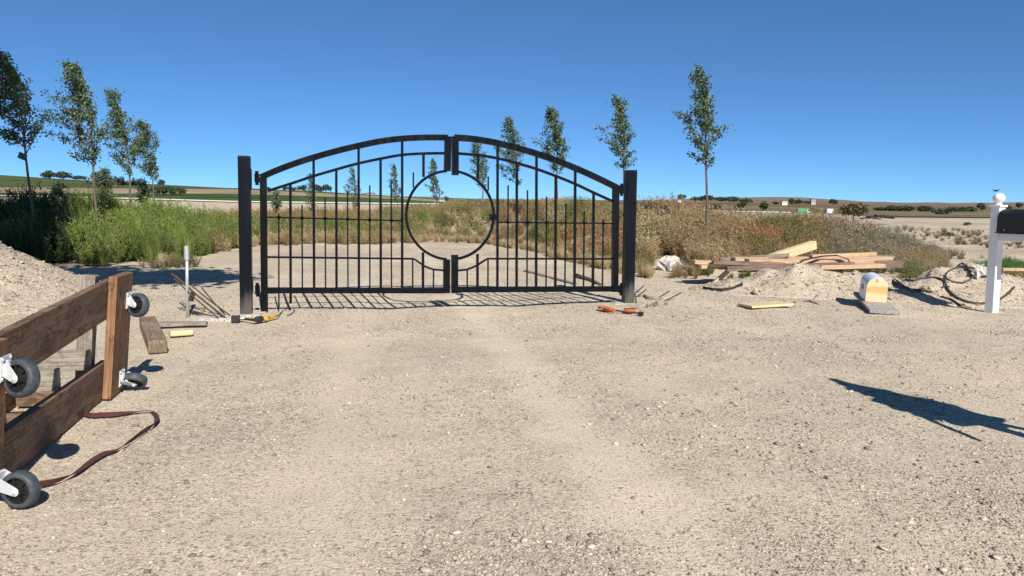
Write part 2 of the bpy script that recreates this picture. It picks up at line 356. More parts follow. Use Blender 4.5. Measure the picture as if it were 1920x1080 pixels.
# ---------------------------------------------------------------- ground
def axis_(lo,hi,step,far,g=1.16):
    a=list(np.arange(lo,hi+1e-6,step)); s=step
    while a[-1]<far: s*=g; a.append(a[-1]+s)
    s=step; pre=[]; v=lo
    while v>-far and lo<0: s*=g; v-=s; pre.append(v)
    return np.array(pre[::-1]+a)
xs=axis_(-11,12,.075,4500); ys=np.concatenate([[-3000,-800,-200,-50,-10,-3,0],axis_(1.5,17,.075,6000)])
X,Y=np.meshgrid(xs,ys,indexing='ij'); Z=G(X,Y); PXG=960+F*X/np.maximum(Y,.5); WR=sst(1450,1600,PXG); ZT=CZ-(np.interp(PXG,[1400,1500,1920],[404,404.5,408])-hor(PXG))*97/F
Z=Z+WR*sst(45,94,Y)*(ZT-Z); Z=np.where(Y>98,-3.0,np.where((Y>95)&(WR<.3),-1.5,Z)); 
V=np.stack([X,Y,Z],-1).reshape(-1,3); nx,ny=len(xs),len(ys)
I=(np.arange(nx-1)[:,None]*ny+np.arange(ny-1)[None,:]).ravel()
tag(npmesh('ground',V,np.stack([I,I+ny,I+ny+1,I+1],-1),M_ground,smooth=True),kind='structure')
def heapmesh(name,label,specs,cat='dirt mound',pile=False):
    cx=np.mean([s[0] for s in specs]); cy=np.mean([s[1] for s in specs])
    x0=min(s[0]-2*s[3] for s in specs); x1=max(s[0]+2*s[3] for s in specs); y0=min(s[1]-2*s[4] for s in specs); y1=max(s[1]+2*s[4] for s in specs)
    a=np.arange(x0,x1,.05); b=np.arange(y0,y1,.05); X,Y=np.meshgrid(a,b,indexing='ij')
    if pile: m=heap(X,Y,*PILE)*(1+.12*fbm(X*2.5,Y*2.5,3))
    else:
        m=0
        for s in specs: m=np.maximum(m,heap(X,Y,*s[:5])*(1+.55*fbm(X*2.2,Y*2.2,4)))
    Z=G(X,Y)+m+np.where(m>.002,.02*fbm(X*9,Y*9,3)*np.minimum(m*8,1),0)-np.where(m<.004,.08,0)
    V=np.stack([X,Y,Z],-1).reshape(-1,3); nx,ny=X.shape; I=(np.arange(nx-1)[:,None]*ny+np.arange(ny-1)[None,:]).ravel()
    return tag(npmesh(name,V,np.stack([I,I+ny,I+ny+1,I+1],-1),M_heap,smooth=True,loc=(cx,cy,0)),label,cat)
heapmesh('gravel_pile','large pile of pale gravel at the left edge behind the wheeled timber frame',[PILE],'gravel pile',True)
heapmesh('dirt_mound','pointed mound of grey dirt in front of the lumber stack',MND[0:1])
heapmesh('dirt_mound','low lumpy dirt mound behind the white mailbox lying on its board',MND[1:2])
heapmesh('dirt_mound','wide stony dirt mound with black pipe looped over it behind the white mailbox post',MND[2:])
# pebbles
def ico():
    t=(1+5**.5)/2
    v=np.array([(-1,t,0),(1,t,0),(-1,-t,0),(1,-t,0),(0,-1,t),(0,1,t),(0,-1,-t),(0,1,-t),(t,0,-1),(t,0,1),(-t,0,-1),(-t,0,1)],float); v/=np.linalg.norm(v[0])
    f=np.array([(0,11,5),(0,5,1),(0,1,7),(0,7,10),(0,10,11),(1,5,9),(5,11,4),(11,10,2),(10,7,6),(7,1,8),(3,9,4),(3,4,2),(3,2,6),(3,6,8),(3,8,9),(4,9,5),(2,4,11),(6,2,10),(8,6,7),(9,8,1)])
    return v,f
IV,IF=ico()
PCOL=np.array([(.58,.50,.39),(.52,.44,.34),(.42,.36,.29),(.62,.55,.44),(.30,.25,.20),(.50,.38,.28),(.70,.64,.55),(.45,.41,.36),(.58,.48,.35),(.62,.53,.41)])
def pebbles(name,P,size,label,cat='gravel'):
    n=len(P); sc=size[:,None]*rng.uniform(.6,1.25,(n,3)); sc[:,2]*=.6
    jit=rng.uniform(.75,1.2,(n,12,1)); v=IV[None]*jit*sc[:,None,:]
    a=rng.uniform(0,6.28,n); c,s=np.cos(a)[:,None],np.sin(a)[:,None]
    v[...,2]*=.75
    x=v[...,0]*c-v[...,1]*s; y=v[...,0]*s+v[...,1]*c; tl=rng.normal(0,.3,(n,1)); z=v[...,2]+x*tl
    V=np.stack([x,y,z],-1)+P[:,None,:]; Fc=IF[None]+(np.arange(n)*12)[:,None,None]
    col=PCOL[rng.integers(0,len(PCOL),n)]*rng.uniform(.75,1.1,(n,1)); col=np.repeat(col,12,0)
    return tag(npmesh(name,V.reshape(-1,3),Fc.reshape(-1,3),M_stone,col),label,cat,kind='stuff')
PCOLN=np.array([(.62,.53,.41),(.60,.51,.39),(.54,.46,.36),(.66,.58,.46),(.26,.215,.175),(.32,.27,.215),(.47,.39,.31),(.52,.40,.31),(.58,.50,.40),(.40,.36,.31),(.36,.30,.245)])
PCOL=np.concatenate([PCOLN*.86,PCOLN[[4,5,9,11-1]]*.9])
def sprinkle(n,d0,d1,pw,s0,sg,name,label,lo,hi):
    d=d0+rng.random(n)**pw*(d1-d0); pxx=rng.uniform(-60,1980,n); x=(pxx-960)/F*d
    dens=fbm(x*.8,d*.8,3)+.35*fbm(x*3,d*3,2)
    lane=np.exp(-((x-(1.25-.175*d))/.28)**2)+.7*np.exp(-((x-(-.3-.175*d))/.26)**2)
    keep=(rng.random(n)<np.clip(.6+1.4*dens-.55*lane,.05,1)); x=x[keep]; d=d[keep]; n=len(x)
    sz=np.clip(rng.lognormal(math.log(s0),sg,n),lo,hi); pebbles(name,np.stack([x,d,G(x,d)+sz*(.25 if name=='gravel_stones' else .02)],-1),sz,label)
sprinkle(150000,2.5,9,1.35,.0052,.38,'fine_gravel','fine pebbles covering the tan driveway in the foreground',.003,.011)
sprinkle(13000,2.6,16,1.1,.0108,.36,'gravel_stones','larger loose stones scattered over the tan driveway',.008,.024)
sprinkle(60000,8,16,1.2,.0085,.35,'drive_gravel','pebbles on the driveway in front of and behind the gate',.005,.016)
n=26000
gx=np.concatenate([rng.uniform(3.2,10.5,n//2),rng.uniform(-9.5,-5.3,n//2)]); gy=np.concatenate([rng.uniform(10.6,14.5,n//2),rng.uniform(9,13,n//2)])
m=H(gx,gy)-G(gx,gy); k=(m>.02)|(rng.random(n)<.12); gx=gx[k]; gy=gy[k]; n=len(gx); sz=np.clip(rng.lognormal(math.log(.0115),.5,n),.005,.045)
pebbles('rubble_stones',np.stack([gx,gy,H(gx,gy)+sz*.1],-1),sz,'stones and clods on the dirt heaps')
# ---------------------------------------------------------------- far land
PXS=np.arange(-260,2200,20.)
def row(pairs): a=np.array(pairs,float); return np.interp(PXS,a[:,0],a[:,1])
ROWS=[(97,row([(-260,375),(0,374),(480,384),(960,391),(1400,398),(1480,404),(1600,405),(1920,408)])),
 (150,row([(-260,366),(0,369),(200,371),(480,380),(760,384),(960,389),(1200,392),(1400,396),(1480,402),(1580,402),(1700,402),(1920,403)])),
 (230,row([(-260,358),(0,361),(200,363),(440,363),(600,368),(760,374),(860,381),(1200,388),(1400,393),(1500,398),(1580,399),(1920,400)])),
 (340,row([(-260,346),(0,351),(200,353),(440,355),(600,362),(760,370),(860,378),(1200,383),(1500,388),(1600,394),(1700,396.5),(1920,395)])),
 (560,row([(-260,314),(0,328),(200,341),(440,353),(600,359),(760,369),(860,376),(1200,379),(1300,380),(1500,382),(1700,386),(1920,388)])),
 (1100,row([(-260,330),(0,345),(440,362),(700,368),(860,374),(1000,375),(1250,376),(1350,374),(1450,376),(1700,382),(1920,385)])),
 (1900,row([(-260,340),(0,350),(440,364),(700,368),(820,370),(900,373),(1100,375),(1200,375),(1250,374),(1350,371),(1450,369),(1500,370),(1560,374),(1640,379),(1750,381),(1850,380),(1930,379),(2200,380)])),
 (2600,row([(-260,380),(2200,392)]))]
BANDC=[[(.055,.085,.030),(.09,.085,.045),(.17,.145,.09)],[(.055,.09,.03),(.09,.09,.04),(.20,.165,.10)],[(.30,.235,.16),(.18,.14,.09),(.16,.13,.075)],[(.075,.095,.035),(.13,.105,.06),(.16,.125,.08)],[(.11,.11,.06),(.18,.135,.10),(.18,.135,.10)],[(.15,.13,.10),(.21,.15,.125),(.20,.145,.125)],[(.15,.13,.11),(.21,.155,.13),(.21,.155,.135)]]
V=[];Fc=[];Cc=[]
def rowpt(px,py,d):
    p=at(px,py,d); return p
SUB=4
for bi in range(len(ROWS)-1):
    d0,y0=ROWS[bi]; d1,y1=ROWS[bi+1]; base=len(V); P0=[rowpt(px,py,d0) for px,py in zip(PXS,y0)]; P1=[rowpt(px,py,d1) for px,py in zip(PXS,y1)]
    for s in range(SUB+1):
        t=s/SUB
        for i,px in enumerate(PXS):
            p=P0[i].lerp(P1[i],t); amp=.0006*p.y*math.sin(math.pi*t) ; V.append((p.x,p.y,p.z+amp*float(fbm(p.x*.02,p.y*.02,3))*4))
            q=max(0,min(1,(px-760)/240)); q2=max(0,min(1,(px-1300)/500)); A,B,D=[Vector(c) for c in BANDC[bi]]
            c=A.lerp(B,q).lerp(D,q2); Cc.append(tuple(c))
    for s in range(SUB):
        for i in range(len(PXS)-1):
            a=base+s*len(PXS)+i; Fc.append((a,a+1,a+1+len(PXS),a+len(PXS)))
tag(npmesh('hills',V,Fc,M_field,np.array(Cc),smooth=False),kind='structure')
# pale canal bank running across behind the weeds
bp=[(-300,360,92),(0,367,92),(200,371,92),(440,378,92),(600,380,92),(753,382,92),(850,383,92),(1000,388,92),(1200,392.5,92),(1350,396,92),(1500,399,92),(1620,405,90)]
bkx=np.arange(-300,1621,20.); bky=np.interp(bkx,[b[0] for b in bp],[b[1] for b in bp])
V=[];Fc=[];
for i,(a,b) in enumerate(zip(bkx,bky)):
    p=at(a,b,92); V+= [(p.x,p.y-4,-.1),(p.x,p.y,p.z),(p.x,p.y+3,p.z+.02),(p.x,p.y+5.5,-1.6)]
for i in range(len(bkx)-1):
    for k in range(3): a=4*i+k; Fc.append((a,a+4,a+5,a+1))
tag(npmesh('canal_bank',V,Fc,M_bank),kind='structure')
mb=MB(); mb.sweep([at(a,b,91.9)+Vector((0,0,.03)) for a,b in zip(bkx,bky) if a<1500],.11,.7,(0,1,0))
tag(obj('canal_lip',mb,M_lip),kind='structure')
# ---------------------------------------------------------------- weeds
def leaf_tris(base,direc,length,width,side):
    """three-vertex leaves; arrays (n,3)"""
    mid=base+direc*length[:,None]*.45; tip=base+direc*length[:,None]
    return np.stack([base,mid+side*width[:,None],tip,mid-side*width[:,None]],1)
def proto(kind,r):
    Q=[]; C=[]
    if kind=='grass':
        n=170; a=r.uniform(0,6.28,n); ln=r.uniform(.0,.5,n); base=np.stack([np.cos(a)*.08*r.random(n),np.sin(a)*.08*r.random(n),np.zeros(n)],1)
        dr=np.stack([np.cos(a)*ln,np.sin(a)*ln,np.ones(n)],1); dr/=np.linalg.norm(dr,axis=1)[:,None]
        sd=np.stack([-np.sin(a),np.cos(a),0*a],1); Q.append(leaf_tris(base,dr,r.uniform(.4,1,n),np.full(n,.009),sd)); C.append(r.uniform(.7,1.3,n))
    else:
        ns={'kochia':34,'brush':30,'stalk':12}[kind]
        for s in range(ns):
            a=r.uniform(0,6.28); ln=r.uniform(.05,.75) if kind!='stalk' else r.uniform(0,.3); h=r.uniform(.55,1)*(1-.25*ln)
            b0=np.array([math.cos(a)*.05*r.random(),math.sin(a)*.05*r.random(),0]); m=7; pts=[b0]
            dr=np.array([math.cos(a)*ln,math.sin(a)*ln,1.]); dr/=np.linalg.norm(dr)
            for k in range(m):
                dr=dr+np.array([r.normal(0,.09),r.normal(0,.09),.05]); dr/=np.linalg.norm(dr); pts.append(pts[-1]+dr*h/m)
            pts=np.array(pts); seg=pts[1:]-pts[:-1]; L_=np.linalg.norm(seg,axis=1); sd=np.stack([-seg[:,1],seg[:,0],0*seg[:,0]],1)+1e-4; sd/=np.linalg.norm(sd,axis=1)[:,None]
            Q.append(leaf_tris(pts[:-1],seg/L_[:,None],L_*1.1,np.full(m,.0035),sd)); C.append(np.full(m,.8))
            nl={'kochia':30,'brush':26,'stalk':22}[kind]; t=r.uniform(.12 if kind!='stalk' else .45,1,nl)*m; k=np.minimum(t.astype(int),m-1); bs=pts[k]+(pts[k+1]-pts[k])*(t-k)[:,None]
            az=r.uniform(0,6.28,nl); up=r.uniform(.2,1.6,nl); dd=np.stack([np.cos(az),np.sin(az),up],1); dd/=np.linalg.norm(dd,axis=1)[:,None]
            ll=r.uniform(.05,.13,nl)*(1.15-.5*t/m); ww=r.uniform(.005,.011,nl)*(1 if kind!='brush' else .75)
            sv=r.normal(0,1,(nl,3)); sv-=dd*(sv*dd).sum(1)[:,None]; sv/=np.linalg.norm(sv,axis=1)[:,None]
            Q.append(leaf_tris(bs,dd,ll,ww,sv)); C.append(r.uniform(.65,1.35,nl)*(1+.2*(t/m-.5)))
    return np.concatenate(Q),np.concatenate(C)
PRO={k:[proto(k,np.random.default_rng(i+50)) for i in range(4)] for k in('grass','kochia','brush','stalk')}
def weeds(name,label,items,cat='weeds'):
    """items: list of (kind,x,y,z,height,spread,color)"""
    VV=[];CC=[]
    for it in items:
        kind,x,y,z,h,sp,c=it; Q,K=PRO[kind][rnd.randrange(4)]; a=rnd.uniform(0,6.28); ca,sa=math.cos(a),math.sin(a)
        v=np.empty_like(Q,dtype=np.float32); v[...,0]=(Q[...,0]*ca-Q[...,1]*sa)*h*sp+x; v[...,1]=(Q[...,0]*sa+Q[...,1]*ca)*h*sp+y; v[...,2]=Q[...,2]*h+z
        v[...,0]-=.10*Q[...,2]**2*h
        VV.append(v.reshape(-1,3)); CC.append(np.repeat(np.outer(K,np.array(c)),4,0).astype(np.float32))
    V=np.concatenate(VV); C=np.concatenate(CC); Fc=np.arange(len(V)).reshape(-1,4)
    return tag(npmesh(name,V,Fc,M_weed,C),label,cat,kind='stuff')
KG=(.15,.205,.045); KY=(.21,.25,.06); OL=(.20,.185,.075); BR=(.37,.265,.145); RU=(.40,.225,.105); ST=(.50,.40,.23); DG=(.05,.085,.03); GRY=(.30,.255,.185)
def cj(c,j=.18): 
    k=rnd.uniform(1-j,1+j); return tuple(v*k*rnd.uniform(.93,1.07) for v in c)
def scatter(n,px0,px1,dep0,dep1,hf,cf,kinds,sp=1.0,pw=1.0):
    out=[]
    for i in range(n):
        px=rnd.uniform(px0,px1); q=rnd.random()**pw; dd=float(toe(px))+dep0+(dep1-dep0)*q+float(vn(px*.02,3.3))*1.5; x=(px-960)/F*dd
        if 1222<px<1295 and dd<float(toe(px))+1.7: continue
        u=float(vn(x*.6,dd*.6))+.5; out.append((rnd.choice(kinds),x,dd,float(G(x,dd))-.03,hf(px,q)*rnd.uniform(.7,1.15),sp,cj(cf(px,q,u))))
    return out
pick=lambda u,cs: cs[min(len(cs)-1,int((u*.7+rnd.random()*.3)*len(cs)))]
# left green thicket
HL=lambda px,q: np.interp(px,[-200,0,60,120,150,250,350,440],[1.9,1.75,1.8,1.75,1.7,1.65,1.45,1.0])*(.55+.5*q)
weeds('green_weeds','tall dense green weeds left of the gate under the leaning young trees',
  scatter(900,-150,450,0,7,HL,lambda px,q,u: DG if px<150 and rnd.random()<.6 else pick(u,[KG,KG,KY,KG,OL]) if px>130 else pick(u,[DG,KG]),['kochia','kochia','grass','stalk','grass'],1.0,.8))  # leftmost plants get darker green, the thicket's shade put into leaf colour
# flat strip behind the gate on the left half
weeds('mixed_weeds','low green and brown weeds beyond the gravel drive seen through the left gate leaf',
  scatter(850,400,800,0,24,lambda px,q:.78+.38*q,lambda px,q,u: pick(u,[OL,KG,BR,BR]) if q<.35 else pick(u,[BR,OL,RU,BR]),['kochia','brush','brush','stalk'],1.15,1.0)
  +scatter(260,420,800,-.4,1.2,lambda px,q:.55,lambda px,q,u:pick(u,[ST,BR,ST]),['stalk','brush'],1.1))
# berm behind the ring and the right leaf
weeds('berm_weeds','brown and olive weeds covering the low berm behind the gate ring and right leaf',
  scatter(1300,770,1230,.2,13,lambda px,q:.62+.15*q,lambda px,q,u: pick(u,[BR,ST,OL,KY,BR,RU,OL]),['brush','brush','kochia','stalk'],1.15,.8)
  +scatter(520,770,1230,-1.0,1.5,lambda px,q:.34,lambda px,q,u:ST if rnd.random()<.7 else BR,['grass','brush'],1.3))
# right bank of dry brush
HR=lambda px,q: np.interp(px,[1190,1260,1330,1450,1560,1620,1680,1740,1800],[1.15,1.25,1.15,1.0,1.1,1.0,.85,.6,.35])*(.6+.4*q)
weeds('dry_brush','thick rust brown dry brush on the bank between the right gate post and the open field',
  scatter(1150,1192,1780,0,7,HR,lambda px,q,u: pick(u,[RU,BR,BR,ST,OL]) if px<1400 else pick(u,[BR,RU,OL,BR,GRY]) if px<1540 else pick(u,[OL,BR,GRY,OL,BR]),['brush','brush','brush','kochia','stalk'],1.1,.85))
def flat(n,px0,px1,d0,d1,h,cf,kinds,sp=1.2):
    out=[]
    for i in range(n):
        px=rnd.uniform(px0,px1); dd=d0*(d1/d0)**rnd.random(); x=(px-960)/F*dd; 
        if vn(x*.25,dd*.12)<-.05: continue
        out.append((rnd.choice(kinds),x,dd,float(G(x,dd))-.02,h*rnd.uniform(.5,1.3),sp,cj(cf)))
    return out
weeds('field_tufts','scattered dry tufts over the open pale field at the right',flat(160,1640,1990,20,75,.35,OL,['kochia','brush'],1.6)+flat(1000,1560,1990,17,85,.14,GRY,['brush','grass'],1.6))
g=[]
for i in range(170):
    px=rnd.gauss(1900,28); dd=rnd.uniform(15.5,18.5); x=(px-960)/F*dd; g.append(('kochia',x,dd,float(G(x,dd))-.02,rnd.uniform(.15,.4),1.3,cj((.10,.19,.04))))
for i in range(110):
    px=rnd.uniform(1700,1960); dd=rnd.uniform(14.0,15.5); x=(px-960)/F*dd; g.append(('kochia',x,dd,float(G(x,dd))-.02,rnd.uniform(.2,.42),1.2,cj(rnd.choice([OL,KG,BR]))))
weeds('green_ground_cover','bright green ground cover behind the white mailbox post',g,'ground cover')
g=[]
for (px,py,n_,h,c) in ((480,565,0,.1,ST),(1020,555,0,.06,KY),(1225,575,9,.07,KY),(1385,520,10,.14,KG),(1320,515,16,.35,OL),(1290,520,10,.3,BR),(335,498,14,.35,OL),(300,500,14,.3,ST)):
    for i in range(n_):
        p=hit(px+rnd.gauss(0,14),py+rnd.gauss(0,2.5)); g.append((rnd.choice(['grass','kochia']),p.x,p.y,p.z-.01,h*rnd.uniform(.6,1.3),1.2,cj(c)))
weeds('sparse_grass','sparse grass tufts on the bare ground beside the gate posts and lumber',g,'grass')
# ---------------------------------------------------------------- trees
def leaves(P,size,cols,r,droop=.3,fac=1.0):
    n=len(P); dd=r.normal(0,1,(n,3)); dd[:,0]-=.5; dd[:,2]-=droop; dd/=np.linalg.norm(dd,axis=1)[:,None]
    sv=r.normal(0,1,(n,3)); sv-=dd*(sv*dd).sum(1)[:,None]; sv/=np.linalg.norm(sv,axis=1)[:,None]
    Q=leaf_tris(P,dd,size*r.uniform(.7,1.3,n),size*.38*r.uniform(.7,1.2,n)*fac,sv)
    nn=np.cross(dd,sv); Q[:,1]+=nn*(size*.12); Q[:,3]+=nn*(size*.12)
    ci=cols[r.integers(0,len(cols),n)]*r.uniform(.75,1.25,(n,1)); return Q.reshape(-1,3),np.repeat(ci,4,0)
TG=np.array([(.10,.16,.07),(.075,.125,.055),(.14,.20,.10),(.19,.24,.15),(.06,.10,.045)])
def young_tree(px,d,top,cb,hw,label,seed,group='young windblown trees along the drive',wind=1.0,nleaf=2600,low=0,shape=.3):
    r=np.random.default_rng(seed); x=(px-960)/F*d; z0=float(G(x,d))-.05; base=Vector((x,d,z0)); T=at(top[0],top[1],d); cbz=at(px,cb,d).z; HW=hw*d/F
    ev=thing('young_tree',label,'tree',base,group); h=T.z-z0; lean=T.x-x
    def tp(t): return Vector((x+lean*(.12*t+.88*t**3.2)+.025*math.sin(t*9+seed),d+.03*math.sin(t*7+seed),z0+h*t))
    mb=MB(); N_=16; r0=.038+.006*h/4; mb.tube([tp(k/N_) for k in range(N_+1)],[r0*(1-.93*(k/N_)) for k in range(N_+1)],7)
    t0=(cbz-z0)/h; nb=34; P=[]
    for b in range(nb):
        u=(b+.5)/nb; t=t0+(1-t0)*u*.97; o=tp(t); az=b*2.4+r.uniform(-.5,.5)
        prof=float(np.interp(u,[0,shape*.5,shape,shape+.18,shape+.35,.9,1],[.42,.85,1,.66,.5,.32,.2]))
        ln=HW*1.25*prof*r.uniform(.45,1.2)
        dr=Vector((math.cos(az)*.75,math.sin(az)*.75,.85)); dr.normalize(); m=6; pts=[o]
        for k in range(m):
            dr=(dr+Vector((-.17*wind*(.4+u),0,-.02+.04*r.normal()))+Vector(r.normal(0,.07,3))).normalized(); pts.append(pts[-1]+dr*ln*1.25/m)
        mb.tube(pts,[.014*(1-.85*k/m)*(1.2-u*.6) for k in range(m+1)],5)
        cnt=int(nleaf/nb*(.35+prof)*.85); tt=r.uniform(.18,1.04,cnt)**.8*m; kk=np.minimum(tt.astype(int),m-1); pa=np.array([tuple(p) for p in pts]); bs=pa[kk]+(pa[kk+1]-pa[kk])*(tt-kk)[:,None]
        cl=r.normal(0,.45,cnt); bs=bs+r.normal(0,.05,(cnt,3))+np.stack([-.06*wind*r.random(cnt),0*cl,0*cl],1); P.append(bs)
        for q in range(3):      # twigs
            k=r.integers(2,m); tw=pts[k]; td=Vector((r.normal()*.6-.3*wind,r.normal()*.6,.5)).normalized(); e=tw+td*ln*.35; mb.tube([tw,e],[.005,.002],4)
            c2=int(cnt*.22); s=r.random(c2)[:,None]; P.append(np.array(tuple(tw))*(1-s)+np.array(tuple(e))*s+r.normal(0,.045,(c2,3)))
    c2=int(nleaf*.07); s=r.uniform(.75,1.0,c2); P.append(np.array([tuple(tp(q)) for q in s])+r.normal(0,.05,(c2,3)))
    obj('trunk',mb,M_bark,ev,smooth=True)
    P=np.concatenate(P); sz=.070*(1+max(0,d-25)*.012); Q,C=leaves(P,sz,TG,r)
    npmesh('crown',Q,np.arange(len(Q)).reshape(-1,4),M_leaf,C,parent=ev); return ev
t1=young_tree(66,18,(8,98),292,72,'dark young tree with a wind bent crown, cut by the left edge of the photo',1,wind=1.5,nleaf=3400,shape=.25)
mb=MB(); q=at(42,293,17.85); mb.box(q,(.10,.008,.075),(.92,0,-.38),(0,1,0),(.38,0,.92)); obj('nursery_tag',mb,M_canvas,t1)
young_tree(186,19,(142,118),318,60,'large windblown young tree, second from the left, with reddish trunk',2,wind=1.6,nleaf=3000)
young_tree(250,24,(214,168),332,38,'slender young tree with a thin bent tip, third from the left',3,wind=1.3,nleaf=2200)
young_tree(291,29,(268,228),342,30,'compact upright young tree nearest the left gate post on the left side',4,wind=.7,nleaf=2400,shape=.45)
young_tree(203,27,(198,322),378,26,'short bushy sapling low between the second and third trees from the left',5,group='short saplings in the weeds',wind=.6,nleaf=1300)
young_tree(272,26,(270,338),392,15,'thin short sapling under the compact upright tree on the left',15,group='short saplings in the weeds',wind=.4,nleaf=700)
young_tree(113,19,(112,346),395,14,'small dark sapling beside the trunk of the leftmost tree',16,group='short saplings in the weeds',wind=.4,nleaf=600)
young_tree(1322,19,(1310,128),318,46,'tallest young tree on the right, alone against the sky with a bare straight trunk',6,wind=.35,nleaf=1900)
young_tree(1168,24.5,(1161,182),322,37,'young tree rising just behind the right gate post',7,wind=.6,nleaf=2000)
young_tree(1043,28,(1035,202),328,31,'dense young tree crossing the gate arch, second left of the right gate post',8,wind=.4,nleaf=2300)
young_tree(968,32,(957,220),350,32,'narrow tipped young tree behind the right gate leaf just right of the ring',9,wind=.9,nleaf=2100)
young_tree(905,40,(893,268),355,26,'thin young tree seen through the upper right of the gate ring',10,wind=.8,nleaf=1400)
young_tree(818,52,(812,298),378,17,'young tree seen through the upper left of the gate ring',11,wind=.7,nleaf=1300)
young_tree(745,56,(738,308),382,15,'small young tree left of the ring behind the left gate leaf',12,wind=.9,nleaf=1000)
young_tree(668,60,(660,313),395,16,'small young tree behind the middle of the left gate leaf',13,wind=.9,nleaf=1100)
young_tree(586,50,(583,325),402,14,'small young tree behind the left part of the left gate leaf with farm trees behind',14,wind=.7,nleaf=900)
young_tree(520,44,(518,358),405,13,'short bushy sapling just right of the hinge stile of the left gate leaf',17,group='short saplings in the weeds',wind=.3,nleaf=800)
# far trees: crown of leaf clumps on a forked trunk
FT=np.array([(.065,.095,.05),(.05,.08,.045),(.085,.11,.055),(.055,.08,.05)])
def far_tree(px,top,bot,hw,d,label,seed,group,name='broad_tree',cols=FT,n=900):
    if group=='tree belt along the far creek': hw*=1.35; top-=1
    r=np.random.default_rng(seed); p=at(px,bot,d); T=at(px,top,d); h=T.z-p.z; W=hw*1.15*d/F; ev=thing(name,label,'tree' if name!='shrub' else 'shrub',p,group)
    mb=MB(); mb.tube([p-Vector((0,0,.5)),p+Vector((0,0,h*.3)),p+Vector((W*.1,0,h*.7))],[h*.05,h*.035,h*.01],6)
    for k in range(4):
        a=k*1.6+r.random(); mb.tube([p+Vector((0,0,h*.25)),p+Vector((math.cos(a)*W*.5,math.sin(a)*W*.5,h*.6))],[h*.025,h*.008],5)
    obj('trunk',mb,M_bark,ev)
    nc=12; C=[]; 
    for k in range(nc):
        a=r.uniform(0,6.28); rr=r.random()**.5*.68; C.append((math.cos(a)*rr*W,math.sin(a)*rr*W*.9,h*(.30+.5*r.random()*(1-rr*.5)),r.uniform(.28,.45)))
    C.append((0,0,h*.68,.42)); C=np.array(C); k=r.integers(0,len(C),n); q=r.normal(0,1,(n,3)); q/=np.linalg.norm(q,axis=1)[:,None]; q*=r.uniform(.55,1.0,(n,1))
    S_=C[k,3:4]*np.array([[W*.95,W*.9,h*.62]]); P=C[k,:3]+q*S_; P[:,2]=np.maximum(P[:,2],h*.06); P+=np.array(tuple(p))
    Q,cc=leaves(P,max(W,h)*.13,cols,r,droop=.1,fac=1.4); npmesh('crown',Q,np.arange(len(Q)).reshape(-1,4),M_leaf,cc,parent=ev)
    return ev
